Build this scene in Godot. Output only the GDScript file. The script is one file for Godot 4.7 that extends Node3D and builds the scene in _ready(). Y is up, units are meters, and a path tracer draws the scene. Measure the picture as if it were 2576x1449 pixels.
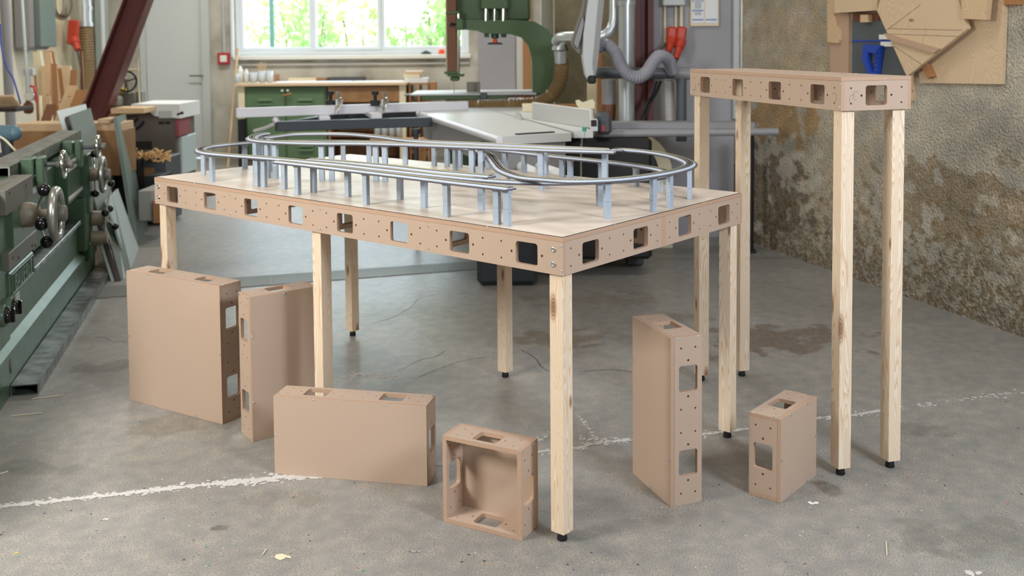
extends Node3D
# Lens read from the photograph (2576 x 1449): focal length and axis in pixels, eye height in metres.
const F := 2572.4
const CX := 1288.0
const CY := 243.36
const HC := 1.362
const U := 0.25      # module of the railway boards
const T := 0.012     # board thickness
const FH := 0.09     # frame height, a cover of T goes on top
const TOP := 0.842   # table top height
var eye: Basis
var M := {}
var used := {}
var rng := RandomNumberGenerator.new()

func _ready() -> void:
	rng.seed = 7
	setup_view()
	make_materials()
	build_room()
	build_outside()
	build_lights()
	build_table()
	build_stand()
	build_boxes()
	build_tracks()
	build_machine()
	build_left_corner()
	build_bench_side()
	build_table_saw()
	build_band_saw()
	build_extraction()
	build_wall_templates()
	build_floor_marks()

func setup_view() -> void:
	var p := 0.055
	var r := -0.008
	var fwd := Vector3(0, -sin(p), -cos(p))
	var up := Vector3(0, cos(p), -sin(p))
	eye = Basis(Vector3(cos(r), 0, 0) + up * sin(r), Vector3(-sin(r), 0, 0) + up * cos(r), -fwd)
	var c := Camera3D.new()
	c.name = "camera"
	var a := CameraAttributesPhysical.new()
	a.frustum_focal_length = 50.0
	a.exposure_aperture = 6.0
	a.frustum_focus_distance = 2.95
	a.frustum_near = 0.1
	a.frustum_far = 200.0
	c.attributes = a
	c.transform = Transform3D(eye, Vector3(0, HC, 0))
	add_child(c)
	c.projection = Camera3D.PROJECTION_FRUSTUM
	c.near = 0.1
	c.far = 200.0
	c.size = 0.1 * 1449.0 / F
	c.frustum_offset = Vector2(0, -(724.5 - CY) / F * 0.1)
	c.current = true
	var w := WorldEnvironment.new()
	w.name = "environment"
	var e := Environment.new()
	e.background_mode = Environment.BG_SKY
	var sky := Sky.new()
	var sm := ProceduralSkyMaterial.new()
	sm.sky_top_color = Color(0.74, 0.82, 0.92)
	sm.sky_horizon_color = Color(0.95, 0.97, 1.0)
	sm.ground_horizon_color = Color(0.62, 0.64, 0.6)
	sm.ground_bottom_color = Color(0.4, 0.42, 0.38)
	sm.sky_energy_multiplier = 5.0
	sm.ground_energy_multiplier = 1.0
	sky.sky_material = sm
	e.sky = sky
	e.tonemap_mode = Environment.TONE_MAPPER_LINEAR
	e.tonemap_exposure = 0.46
	e.sdfgi_enabled = true
	e.ssao_enabled = true
	e.ssil_enabled = true
	w.environment = e
	add_child(w)
	var sun := DirectionalLight3D.new()
	sun.name = "sun"
	sun.rotation_degrees = Vector3(-52, -25, 0)
	sun.light_energy = 13.0
	sun.light_color = Color(1.0, 0.95, 0.86)
	sun.light_angular_distance = 0.6
	sun.shadow_enabled = true
	add_child(sun)

# ---------- pixels to places ----------
func ray(x: float, y: float) -> Vector3:
	var v := eye.x * ((x - CX) / F) - eye.y * ((y - CY) / F) - eye.z
	return v / -v.z
func P(x: float, y: float, d: float) -> Vector3:
	return Vector3(0, HC, 0) + ray(x, y) * d
func G(x: float, y: float, h := 0.0) -> Vector3:
	var v := ray(x, y)
	return Vector3(0, HC, 0) + v * ((h - HC) / v.y)
func hit(x: float, y: float, o: Vector3, n: Vector3) -> Vector3:
	var v := ray(x, y)
	var c := Vector3(0, HC, 0)
	return c + v * ((o - c).dot(n) / v.dot(n))

# ---------- nodes ----------
func numbered(called: String) -> String:
	if not used.has(called):
		used[called] = 0
		return called
	used[called] += 1
	return "%s_%03d" % [called, used[called]]
func thing(called: String, label: String, category: String, xf := Transform3D(), group := "") -> Node3D:
	var o := Node3D.new()
	o.name = numbered(called)
	o.transform = xf
	add_child(o)
	tag(o, label, category, group)
	return o
func tag(o: Node, label: String, category: String, group := "") -> Node:
	o.set_meta("label", label)
	o.set_meta("category", category)
	if group:
		o.set_meta("group", group)
	return o
func obj(called: String, st: SurfaceTool, m: Material, parent: Node = null, xf := Transform3D()) -> MeshInstance3D:
	return inst(called, mesh_of(st), m, parent, xf)
func mesh_of(st: SurfaceTool) -> ArrayMesh:
	st.generate_normals()
	return st.commit()
func inst(called: String, mesh: Mesh, m: Material, parent: Node = null, xf := Transform3D()) -> MeshInstance3D:
	var o := MeshInstance3D.new()
	o.mesh = mesh
	if m:
		o.material_override = m
	o.transform = xf
	if parent == null:
		o.name = numbered(called)
		add_child(o)
	else:
		o.name = called
		parent.add_child(o, true)
	return o
func structure(o: Node, label := "") -> Node:
	o.set_meta("kind", "structure")
	if label:
		o.set_meta("label", label)
	return o

# ---------- shapes ----------
func S() -> SurfaceTool:
	var st := SurfaceTool.new()
	st.begin(Mesh.PRIMITIVE_TRIANGLES)
	st.set_smooth_group(-1)
	return st
func tri(st: SurfaceTool, a: Vector3, b: Vector3, c: Vector3) -> void:   # given counter-clockwise seen from outside
	st.add_vertex(a)
	st.add_vertex(c)
	st.add_vertex(b)
func quad(st: SurfaceTool, a: Vector3, b: Vector3, c: Vector3, d: Vector3) -> void:
	tri(st, a, b, c)
	tri(st, a, c, d)
func bx(st: SurfaceTool, c: Vector3, s: Vector3, b := Basis()) -> void:
	var h := s * 0.5
	var v := []
	for i in 8:
		v.append(c + b * Vector3(h.x if i & 1 else -h.x, h.y if i & 2 else -h.y, h.z if i & 4 else -h.z))
	quad(st, v[4], v[5], v[7], v[6])
	quad(st, v[1], v[0], v[2], v[3])
	quad(st, v[5], v[1], v[3], v[7])
	quad(st, v[0], v[4], v[6], v[2])
	quad(st, v[6], v[7], v[3], v[2])
	quad(st, v[0], v[1], v[5], v[4])
func b2(st: SurfaceTool, x0: float, x1: float, y0: float, y1: float, z0: float, z1: float, bev := 0.0) -> void:
	var c := Vector3(x0 + x1, y0 + y1, z0 + z1) * 0.5
	var s := Vector3(absf(x1 - x0), absf(y1 - y0), absf(z1 - z0))
	if bev > 0.0:
		bb(st, c, s, bev)
	else:
		bx(st, c, s)
func bb(st: SurfaceTool, c: Vector3, s: Vector3, bev: float, b := Basis()) -> void:   # box with chamfered edges
	var h := s * 0.5
	var e := minf(bev, minf(h.x, minf(h.y, h.z)) * 0.9)
	var pt := func(sx: int, sy: int, sz: int, ax: int) -> Vector3:
		var p := Vector3(sx * (h.x - (0.0 if ax == 0 else e)), sy * (h.y - (0.0 if ax == 1 else e)), sz * (h.z - (0.0 if ax == 2 else e)))
		return c + b * p
	for s1 in [-1, 1]:
		var q0 := [[s1, -1, -1], [s1, 1, -1], [s1, 1, 1], [s1, -1, 1]]
		var q1 := [[-1, s1, -1], [-1, s1, 1], [1, s1, 1], [1, s1, -1]]
		var q2 := [[-1, -1, s1], [1, -1, s1], [1, 1, s1], [-1, 1, s1]]
		var k := 0
		for q in [q0, q1, q2]:
			var v := []
			for t in q:
				v.append(pt.call(t[0], t[1], t[2], k))
			if s1 > 0:
				quad(st, v[0], v[1], v[2], v[3])
			else:
				quad(st, v[3], v[2], v[1], v[0])
			k += 1
		for s2 in [-1, 1]:
			edge(st, c, pt.call(s1, s2, -1, 0), pt.call(s1, s2, 1, 0), pt.call(s1, s2, 1, 1), pt.call(s1, s2, -1, 1))
			edge(st, c, pt.call(s1, -1, s2, 0), pt.call(s1, 1, s2, 0), pt.call(s1, 1, s2, 2), pt.call(s1, -1, s2, 2))
			edge(st, c, pt.call(-1, s1, s2, 1), pt.call(1, s1, s2, 1), pt.call(1, s1, s2, 2), pt.call(-1, s1, s2, 2))
			for s3 in [-1, 1]:
				var a: Vector3 = pt.call(s1, s2, s3, 0)
				var d: Vector3 = pt.call(s1, s2, s3, 1)
				var f: Vector3 = pt.call(s1, s2, s3, 2)
				if (d - a).cross(f - a).dot(a - c) > 0:
					tri(st, a, d, f)
				else:
					tri(st, a, f, d)
func edge(st: SurfaceTool, c: Vector3, a: Vector3, b: Vector3, d: Vector3, f: Vector3) -> void:
	if (b - a).cross(f - a).dot(a + d - c * 2.0) > 0:
		quad(st, a, b, d, f)
	else:
		quad(st, f, d, b, a)
func frame_of(axis: Vector3) -> Basis:   # z along the axis
	var z := axis.normalized()
	var x := (Vector3.UP if absf(z.y) < 0.9 else Vector3.RIGHT).cross(z).normalized()
	return Basis(x, z.cross(x), z)
func cyl(st: SurfaceTool, a: Vector3, b: Vector3, ra: float, rb := -1.0, n := 16, caps := true) -> void:
	if rb < 0.0:
		rb = ra
	var f := frame_of(b - a)
	var pa := []
	var pb := []
	for i in n:
		var v := f.x * cos(TAU * i / n) + f.y * sin(TAU * i / n)
		pa.append(a + v * ra)
		pb.append(b + v * rb)
	st.set_smooth_group(1)
	for i in n:
		var j := (i + 1) % n
		quad(st, pa[i], pa[j], pb[j], pb[i])
	st.set_smooth_group(-1)
	if caps:
		for i in n:
			var j := (i + 1) % n
			if ra > 0.0:
				tri(st, a, pa[j], pa[i])
			if rb > 0.0:
				tri(st, b, pb[i], pb[j])
func lathe(st: SurfaceTool, prof: Array, xf := Transform3D(), n := 20, smooth := true) -> void:   # [radius, height] round y, listed upwards
	for k in prof.size() - 1:
		st.set_smooth_group(k + 2 if smooth and false else (1 if smooth else -1))
		for i in n:
			var q := []
			for e in [[k, i], [k, i + 1], [k + 1, i + 1], [k + 1, i]]:
				var a: float = TAU * (e[1] % n) / n
				var r: float = prof[e[0]][0]
				q.append(xf * Vector3(r * cos(a), prof[e[0]][1], -r * sin(a)))
			if prof[k][0] > 0.0:
				tri(st, q[0], q[1], q[2])
			if prof[k + 1][0] > 0.0:
				tri(st, q[0], q[2], q[3])
	st.set_smooth_group(-1)
func ball(st: SurfaceTool, c: Vector3, r: float, n := 14) -> void:
	var prof := []
	for i in n / 2 + 1:
		var a := PI * i / (n / 2)
		prof.append([r * sin(a) if i > 0 and i < n / 2 else 0.0, -r * cos(a)])
	lathe(st, prof, Transform3D(Basis(), c), n)
func torus(st: SurfaceTool, xf: Transform3D, rad: float, r: float, n := 28, m := 10) -> void:   # round z
	st.set_smooth_group(1)
	for i in n:
		for j in m:
			var q := []
			for e in [[i, j], [i + 1, j], [i + 1, j + 1], [i, j + 1]]:
				var a: float = TAU * (e[0] % n) / n
				var b: float = TAU * (e[1] % m) / m
				q.append(xf * Vector3((rad + r * cos(b)) * cos(a), (rad + r * cos(b)) * sin(a), r * sin(b)))
			quad(st, q[0], q[1], q[2], q[3])
	st.set_smooth_group(-1)
func tube(st: SurfaceTool, pts: Array, r: float, n := 10, ribs := 0.0, pitch := 0.0, closed := true) -> void:   # ribs > 0: corrugated hose
	var p := pts
	if ribs > 0.0:
		var dense := []
		for i in pts.size() - 1:
			var k := maxi(1, int(ceil(pts[i].distance_to(pts[i + 1]) / (pitch * 0.5))))
			for j in k:
				dense.append(pts[i].lerp(pts[i + 1], float(j) / k))
		dense.append(pts[-1])
		p = dense
	var x := Vector3()
	var rings := []
	for i in p.size():
		var t: Vector3 = (p[mini(i + 1, p.size() - 1)] - p[maxi(i - 1, 0)]).normalized()
		if i == 0:
			x = frame_of(t).x
		else:
			x = (x - t * x.dot(t)).normalized()
		var y := t.cross(x)
		var rr := r + (ribs if i % 2 else 0.0)
		var ring := []
		for j in n:
			ring.append(p[i] + (x * cos(TAU * j / n) + y * sin(TAU * j / n)) * rr)
		rings.append(ring)
	st.set_smooth_group(1)
	for i in rings.size() - 1:
		if ribs > 0.0:
			st.set_smooth_group(2 + i)
		for j in n:
			var k := (j + 1) % n
			quad(st, rings[i][j], rings[i][k], rings[i + 1][k], rings[i + 1][j])
	st.set_smooth_group(-1)
	if closed:
		for j in n:
			var k := (j + 1) % n
			tri(st, p[0], rings[0][k], rings[0][j])
			tri(st, p[-1], rings[-1][j], rings[-1][k])
func prism(st: SurfaceTool, poly: PackedVector2Array, z0: float, z1: float, xf := Transform3D(), smooth := false) -> void:
	var q := poly
	if Geometry2D.is_polygon_clockwise(q):
		q = q.duplicate()
		q.reverse()
	var ix := Geometry2D.triangulate_polygon(q)
	for i in range(0, ix.size(), 3):
		var a := q[ix[i]]
		var b := q[ix[i + 1]]
		var c := q[ix[i + 2]]
		if (b - a).cross(c - a) < 0:
			var t := b
			b = c
			c = t
		tri(st, xf * Vector3(a.x, a.y, z1), xf * Vector3(b.x, b.y, z1), xf * Vector3(c.x, c.y, z1))
		tri(st, xf * Vector3(a.x, a.y, z0), xf * Vector3(c.x, c.y, z0), xf * Vector3(b.x, b.y, z0))
	if smooth:
		st.set_smooth_group(1)
	for i in q.size():
		var a := q[i]
		var b := q[(i + 1) % q.size()]
		quad(st, xf * Vector3(a.x, a.y, z0), xf * Vector3(b.x, b.y, z0), xf * Vector3(b.x, b.y, z1), xf * Vector3(a.x, a.y, z1))
	st.set_smooth_group(-1)
func slab(st: SurfaceTool, p: Array, thick: float) -> void:   # flat piece on points given round its face, thickened backwards
	var n: Vector3 = (p[1] - p[0]).cross(p[2] - p[0]).normalized() * thick
	for i in range(1, p.size() - 1):
		tri(st, p[0], p[i], p[i + 1])
		tri(st, p[0] - n, p[i + 1] - n, p[i] - n)
	for i in p.size():
		var a: Vector3 = p[i]
		var b: Vector3 = p[(i + 1) % p.size()]
		quad(st, a - n, b - n, b, a)
func smooth_line(pts: Array, step := 0.02, loop := false) -> Array:
	var out := []
	var n := pts.size()
	for i in (n if loop else n - 1):
		var a: Vector3 = pts[(i - 1 + n) % n] if loop or i > 0 else pts[0] * 2.0 - pts[1]
		var b: Vector3 = pts[i]
		var c: Vector3 = pts[(i + 1) % n]
		var d: Vector3 = pts[(i + 2) % n] if loop or i < n - 2 else c * 2.0 - b
		var k := maxi(1, int(b.distance_to(c) / step))
		for j in k:
			out.append(b.cubic_interpolate(c, a, d, float(j) / k))
	if not loop:
		out.append(pts[-1])
	return out

# ---------- board with holes: hole = [x, y, half width, half height, corner radius] ----------
func plate(st: SurfaceTool, rim: SurfaceTool, x0: float, x1: float, y0: float, y1: float, t: float, holes: Array, xf: Transform3D) -> void:
	cells(st, rim, x0, x1, y0, y1, t, holes, xf)
	var q := [Vector2(x0, y0), Vector2(x1, y0), Vector2(x1, y1), Vector2(x0, y1)]
	for i in 4:
		var a: Vector2 = q[i]
		var b: Vector2 = q[(i + 1) % 4]
		quad(rim, xf * Vector3(a.x, a.y, 0), xf * Vector3(b.x, b.y, 0), xf * Vector3(b.x, b.y, t), xf * Vector3(a.x, a.y, t))
func cells(st: SurfaceTool, rim: SurfaceTool, x0: float, x1: float, y0: float, y1: float, t: float, holes: Array, xf: Transform3D) -> void:
	if holes.is_empty():
		quad(st, xf * Vector3(x0, y0, t), xf * Vector3(x1, y0, t), xf * Vector3(x1, y1, t), xf * Vector3(x0, y1, t))
		quad(st, xf * Vector3(x0, y1, 0), xf * Vector3(x1, y1, 0), xf * Vector3(x1, y0, 0), xf * Vector3(x0, y0, 0))
		return
	if holes.size() > 1:
		for axis in 2:
			var s := holes.duplicate()
			s.sort_custom(func(a, b): return a[axis] < b[axis])
			var best := -1
			var reach := -1e9
			for i in s.size() - 1:
				reach = maxf(reach, s[i][axis] + s[i][2 + axis])
				if s[i + 1][axis] - s[i + 1][2 + axis] > reach + 0.0005:
					if best < 0 or absi(i + 1 - s.size() / 2) < absi(best - s.size() / 2):
						best = i + 1
			if best > 0:
				var lo := -1e9
				var hi := 1e9
				for i in s.size():
					if i < best:
						lo = maxf(lo, s[i][axis] + s[i][2 + axis])
					else:
						hi = minf(hi, s[i][axis] - s[i][2 + axis])
				var m := (lo + hi) * 0.5
				if axis == 0:
					cells(st, rim, x0, m, y0, y1, t, s.slice(0, best), xf)
					cells(st, rim, m, x1, y0, y1, t, s.slice(best), xf)
				else:
					cells(st, rim, x0, x1, y0, m, t, s.slice(0, best), xf)
					cells(st, rim, x0, x1, m, y1, t, s.slice(best), xf)
				return
	var h: Array = holes[0]
	var c := Vector2(h[0], h[1])
	var ring := round_rect(h[2], h[3], h[4], 3)
	var n := ring.size()
	var outer := []
	var side := []
	for p in ring:
		var v: Vector2 = p
		var kx := ((x1 - c.x) / v.x if v.x > 0 else (x0 - c.x) / v.x) if absf(v.x) > 1e-9 else 1e9
		var ky := ((y1 - c.y) / v.y if v.y > 0 else (y0 - c.y) / v.y) if absf(v.y) > 1e-9 else 1e9
		outer.append(c + v * minf(kx, ky))
		side.append((0 if v.x > 0 else 2) if kx < ky else (1 if v.y > 0 else 3))
	var corner := [Vector2(x1, y1), Vector2(x0, y1), Vector2(x0, y0), Vector2(x1, y0)]
	for i in n:
		var j := (i + 1) % n
		var a: Vector2 = c + ring[i]
		var b: Vector2 = c + ring[j]
		var poly := [a, outer[i]]
		var s: int = side[i]
		while s != side[j]:
			poly.append(corner[s])
			s = (s + 1) % 4
		poly.append(outer[j])
		poly.append(b)
		for k in range(1, poly.size() - 1):
			tri(st, xf * V3(poly[0], t), xf * V3(poly[k], t), xf * V3(poly[k + 1], t))
			tri(st, xf * V3(poly[0], 0), xf * V3(poly[k + 1], 0), xf * V3(poly[k], 0))
		rim.set_smooth_group(1)
		quad(rim, xf * V3(b, 0), xf * V3(a, 0), xf * V3(a, t), xf * V3(b, t))
		rim.set_smooth_group(-1)
func V3(v: Vector2, z: float) -> Vector3:
	return Vector3(v.x, v.y, z)
func round_rect(hw: float, hh: float, r: float, k := 4) -> PackedVector2Array:
	var out := PackedVector2Array()
	var q := [Vector2(hw - r, hh - r), Vector2(-hw + r, hh - r), Vector2(-hw + r, -hh + r), Vector2(hw - r, -hh + r)]
	for i in 4:
		for j in k + 1:
			var a := PI * 0.5 * (i + float(j) / k)
			var p: Vector2 = q[i] + Vector2(cos(a), sin(a)) * r
			if out.is_empty() or out[-1].distance_to(p) > 1e-5:
				out.append(p)
	if out[0].distance_to(out[-1]) < 1e-5:
		out.remove_at(out.size() - 1)
	return out

# ---------- materials ----------
func mat(called: String, c: Color, rough := 0.6, metal := 0.0) -> StandardMaterial3D:
	var m := StandardMaterial3D.new()
	m.resource_name = called
	m.albedo_color = c
	m.roughness = rough
	m.metallic = metal
	M[called] = m
	return m
func rgb8(r: int, g: int, b: int) -> Color:
	return Color(r / 255.0, g / 255.0, b / 255.0)
func noise(freq: float, octaves := 3, kind := FastNoiseLite.TYPE_SIMPLEX_SMOOTH, sd := 1) -> FastNoiseLite:
	var n := FastNoiseLite.new()
	n.noise_type = kind
	n.frequency = freq
	n.seed = sd
	n.fractal_type = FastNoiseLite.FRACTAL_FBM if octaves > 1 else FastNoiseLite.FRACTAL_NONE
	n.fractal_octaves = octaves
	return n
func noise_tex(n: FastNoiseLite, size: int, stops: Array) -> NoiseTexture2D:
	var t := NoiseTexture2D.new()
	t.width = size
	t.height = size
	t.seamless = true
	t.noise = n
	var g := Gradient.new()
	var off := PackedFloat32Array()
	var col := PackedColorArray()
	for s in stops:
		off.append(s[0])
		col.append(s[1])
	g.offsets = off
	g.colors = col
	t.color_ramp = g
	return t
func grey(v: float) -> Color:
	return Color(v, v, v)
func tri_map(m: StandardMaterial3D, tex: Texture2D, per_metre: float, world := false) -> StandardMaterial3D:
	m.albedo_texture = tex
	m.uv1_triplanar = true
	m.uv1_world_triplanar = world
	m.uv1_scale = Vector3.ONE * per_metre
	m.uv1_triplanar_sharpness = 8.0
	return m
func bump(m: StandardMaterial3D, n: FastNoiseLite, size: int, cm: float) -> void:
	m.heightmap_enabled = true
	m.heightmap_texture = noise_tex(n, size, [[0.0, Color.BLACK], [1.0, Color.WHITE]])
	m.heightmap_scale = cm

func pine_image(sd: int, light: Color, dark: Color, knots: Array) -> ImageTexture:   # one turn of a post (x) by its length (y), growth rings running upwards
	var w := 256
	var h := 1024
	var im := Image.create(w, h, false, Image.FORMAT_RGB8)
	var n := noise(0.008, 2, FastNoiseLite.TYPE_SIMPLEX_SMOOTH, sd)
	var fine := noise(0.2, 2, FastNoiseLite.TYPE_SIMPLEX_SMOOTH, sd + 3)
	for y in h:
		for x in w:
			var xx := float(x)
			var k := 0.0
			for e in knots:
				var dx: float = (x - e[0]) / e[2]
				var dy: float = (y - e[1]) / (e[2] * 1.8)
				var r := sqrt(dx * dx + dy * dy)
				xx += signf(dx) * e[2] * 1.2 * exp(-r * 0.8)
				k = maxf(k, clampf(1.25 - r, 0.0, 1.0) * (0.72 + 0.28 * sin(r * 22.0)))
			var v := xx * 0.115 + n.get_noise_2d(xx * 1.2, y * 0.16) * 9.0 + 2.2 * sin(xx * 0.018 + sd)
			var ring := fposmod(v, 1.0)
			ring = pow(ring, 2.2) * (1.0 - smoothstep(0.88, 1.0, ring))
			ring = ring * 1.15 + fine.get_noise_2d(x * 1.4, y * 0.06) * 0.16
			var c := light.lerp(dark, clampf(ring, 0.0, 1.0))
			if k > 0.0:
				c = c.lerp(Color(0.47, 0.29, 0.18), clampf(k * 1.1, 0.0, 0.85))
			im.set_pixel(x, y, c)
	return ImageTexture.create_from_image(im)

func concrete_image(size: int, sd: int, base: Color, speck: float, light_speck: float) -> ImageTexture:   # seamless: every noise is looked up on a torus of tiles by blending
	var a := noise(0.012, 4, FastNoiseLite.TYPE_SIMPLEX_SMOOTH, sd).get_seamless_image(size, size)
	var b := noise(0.34, 3, FastNoiseLite.TYPE_SIMPLEX_SMOOTH, sd + 1).get_seamless_image(size, size)
	var c := noise(0.11, 1, FastNoiseLite.TYPE_CELLULAR, sd + 2).get_seamless_image(size, size)
	var pa := a.get_data()
	var pb := b.get_data()
	var pc := c.get_data()
	var out := PackedByteArray()
	out.resize(size * size * 3)
	for i in size * size:
		var v := 1.0 + (pa[i] - 128) / 128.0 * 0.09 + (pb[i] - 128) / 128.0 * speck
		if pb[i] > 190:
			v += (pb[i] - 190) / 65.0 * light_speck
		if pc[i] < 40 and pa[i] > 118:
			v *= 0.80
		var warm := (pa[i] - 128) / 128.0 * 0.02
		out[i * 3] = clampi(int(base.r * v * (1.0 + warm) * 255.0), 0, 255)
		out[i * 3 + 1] = clampi(int(base.g * v * 255.0), 0, 255)
		out[i * 3 + 2] = clampi(int(base.b * v * (1.0 - warm) * 255.0), 0, 255)
	return ImageTexture.create_from_image(Image.create_from_data(size, size, false, Image.FORMAT_RGB8, out))

func blotch(im: Image, c: Vector2, r: Vector2, col: Color, strength: float, sd: int, rough := 0.6) -> void:   # a stain with a ragged outline
	var n := noise(0.05, 4, FastNoiseLite.TYPE_SIMPLEX_SMOOTH, sd)
	for y in range(maxi(0, int(c.y - r.y * 1.6)), mini(im.get_height(), int(c.y + r.y * 1.6))):
		for x in range(maxi(0, int(c.x - r.x * 1.6)), mini(im.get_width(), int(c.x + r.x * 1.6))):
			var d := Vector2((x - c.x) / r.x, (y - c.y) / r.y).length() + n.get_noise_2d(x, y) * rough * 2.0
			var k := smoothstep(1.05, 0.75, d) * strength * (0.75 + 0.5 * n.get_noise_2d(x * 6.0, y * 6.0))
			if k > 0.0:
				im.set_pixel(x, y, im.get_pixel(x, y).lerp(col, clampf(k, 0.0, 1.0)))

func make_materials() -> void:
	var mdf := mat("mdf", Color.WHITE, 0.62)
	var base := rgb8(196, 172, 153)
	tri_map(mdf, noise_tex(noise(0.16, 4), 1024, [[0.0, base * 0.74], [0.4, base * 0.96], [0.6, base], [1.0, base.lerp(Color.WHITE, 0.26)]]), 4.5)
	mdf.metallic_specular = 0.35
	var edge_m := mat("mdf_edge", Color.WHITE, 0.75)
	var eb := rgb8(190, 158, 134)
	tri_map(edge_m, noise_tex(noise(0.12, 4, FastNoiseLite.TYPE_SIMPLEX_SMOOTH, 5), 256, [[0.0, eb * 0.9], [0.5, eb], [1.0, eb.lerp(Color.WHITE, 0.08)]]), 9.0)
	var sheet := mat("top_sheet", Color.WHITE, 0.38)
	var sb := rgb8(224, 209, 194)
	tri_map(sheet, noise_tex(noise(0.006, 5, FastNoiseLite.TYPE_SIMPLEX_SMOOTH, 8), 1024, [[0.0, sb * 0.94], [0.45, sb], [1.0, sb.lerp(Color.WHITE, 0.12)]]), 1.1)
	mat("burnt_edge", rgb8(62, 48, 42), 0.8)
	for i in 3:
		var p := mat("pine_%d" % i, Color.WHITE, 0.55)
		var kn: Array = [[[60, 520, 17.0], [150, 760, 12.0], [215, 300, 9.0]], [[40, 545, 22.0], [112, 600, 18.0], [190, 470, 10.0]], [[90, 930, 9.0], [200, 180, 12.0]]][i]
		p.albedo_texture = pine_image(11 + i * 5, rgb8(242, 226, 204), rgb8(216, 182, 146), kn)
	var board := mat("board", Color.WHITE, 0.6)
	tri_map(board, pine_image(40, rgb8(216, 188, 152), rgb8(194, 158, 120), [[90, 300, 11.0], [200, 760, 9.0]]), 3.0)
	var ply := mat("plywood", Color.WHITE, 0.55)
	tri_map(ply, pine_image(51, rgb8(216, 192, 160), rgb8(203, 175, 141), [[70, 700, 8.0]]), 1.6)
	var brd := mat("brown_board", Color.WHITE, 0.6)
	tri_map(brd, pine_image(63, rgb8(176, 128, 84), rgb8(142, 96, 58), []), 2.4)
	mat("brown_ply", rgb8(158, 118, 78), 0.6)
	tri_map(M.brown_ply, noise_tex(noise(0.01, 4, FastNoiseLite.TYPE_SIMPLEX_SMOOTH, 3), 256, [[0.0, grey(0.85)], [1.0, Color.WHITE]]), 2.0)
	mat("walnut", rgb8(112, 70, 46), 0.55)
	mat("dark_brown", rgb8(52, 38, 36), 0.6)
	mat("steel_screw", rgb8(214, 218, 220), 0.28, 1.0)
	mat("rubber", rgb8(22, 22, 24), 0.7)
	mat("black_knob", rgb8(16, 16, 19), 0.16)
	mat("pencil", rgb8(104, 92, 88), 0.9)
	# model railway
	mat("pier_grey", rgb8(168, 182, 198), 0.42)
	mat("pier_dot", rgb8(30, 30, 44), 0.8)
	mat("deck_grey", rgb8(96, 94, 102), 0.5)
	mat("ballast", Color.WHITE, 0.8)
	tri_map(M.ballast, noise_tex(noise(0.3, 3, FastNoiseLite.TYPE_SIMPLEX_SMOOTH, 9), 256, [[0.0, rgb8(150, 160, 176)], [0.5, rgb8(190, 201, 218)], [1.0, rgb8(226, 232, 240)]]), 9.0)
	mat("sleeper", rgb8(58, 54, 54), 0.8)
	mat("rail", rgb8(204, 198, 172), 0.35, 0.6)
	# machines
	var green := mat("machine_green", Color.WHITE, 0.36)
	var gb := rgb8(74, 98, 78)
	tri_map(green, noise_tex(noise(0.012, 5, FastNoiseLite.TYPE_SIMPLEX_SMOOTH, 12), 512, [[0.0, gb * 0.72], [0.35, gb * 0.95], [0.7, gb], [1.0, gb.lerp(rgb8(150, 160, 140), 0.3)]]), 1.2)
	mat("dark_green", rgb8(44, 74, 50), 0.4)
	mat("saw_green", rgb8(68, 94, 58), 0.45)
	mat("cabinet_green", rgb8(88, 116, 84), 0.5)
	var st := mat("worn_steel", Color.WHITE, 0.38, 0.75)
	tri_map(st, noise_tex(noise(0.02, 5, FastNoiseLite.TYPE_SIMPLEX_SMOOTH, 15), 256, [[0.0, rgb8(92, 94, 92)], [0.5, rgb8(132, 134, 132)], [1.0, rgb8(168, 170, 168)]]), 2.0)
	mat("chrome", rgb8(206, 208, 206), 0.14, 1.0)
	mat("wheel_steel", rgb8(168, 168, 164), 0.3, 0.85)
	mat("cast_beige", rgb8(142, 134, 118), 0.45, 0.2)
	mat("cast_grey", rgb8(116, 114, 106), 0.5, 0.3)
	mat("dark_grey", rgb8(72, 76, 82), 0.5)
	mat("black", rgb8(24, 24, 26), 0.6)
	mat("anthracite", rgb8(58, 64, 72), 0.45)
	mat("light_grey", rgb8(190, 194, 196), 0.5)
	mat("white_paint", rgb8(226, 230, 230), 0.5)
	mat("off_white", rgb8(236, 238, 232), 0.6)
	mat("cream", rgb8(226, 216, 186), 0.6)
	mat("alu", rgb8(214, 216, 216), 0.4, 0.35)
	mat("alu_white", rgb8(222, 222, 230), 0.42, 0.2)
	mat("zinc", rgb8(200, 208, 212), 0.3, 0.55)
	mat("duct_grey", rgb8(140, 140, 144), 0.45)
	mat("hose_grey", rgb8(148, 148, 158), 0.45)
	mat("hose_tan", rgb8(132, 110, 76), 0.4)
	mat("pvc_dark", rgb8(84, 88, 96), 0.4)
	mat("red_plastic", rgb8(190, 64, 44), 0.4)
	mat("red_steel", rgb8(92, 40, 38), 0.5)
	mat("alarm_red", rgb8(186, 48, 58), 0.4)
	mat("orange", rgb8(236, 96, 44), 0.4)
	mat("yellow", rgb8(226, 196, 40), 0.5)
	mat("blue_plastic", rgb8(36, 72, 172), 0.35)
	mat("blue_grey", rgb8(92, 122, 138), 0.4)
	mat("teal", rgb8(60, 160, 130), 0.5)
	mat("bucket", rgb8(206, 216, 224), 0.35)
	mat("grey_panel", rgb8(104, 118, 112), 0.55)
	mat("pale_panel", rgb8(186, 200, 202), 0.45)
	mat("slate", rgb8(86, 92, 96), 0.6)
	mat("brick_red", rgb8(140, 70, 76), 0.6)
	mat("shaving", rgb8(212, 172, 118), 0.8)
	mat("paper", rgb8(232, 234, 238), 0.8)
	mat("print_blue", rgb8(110, 140, 196), 0.8)
	mat("print_grey", rgb8(186, 190, 196), 0.8)
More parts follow.
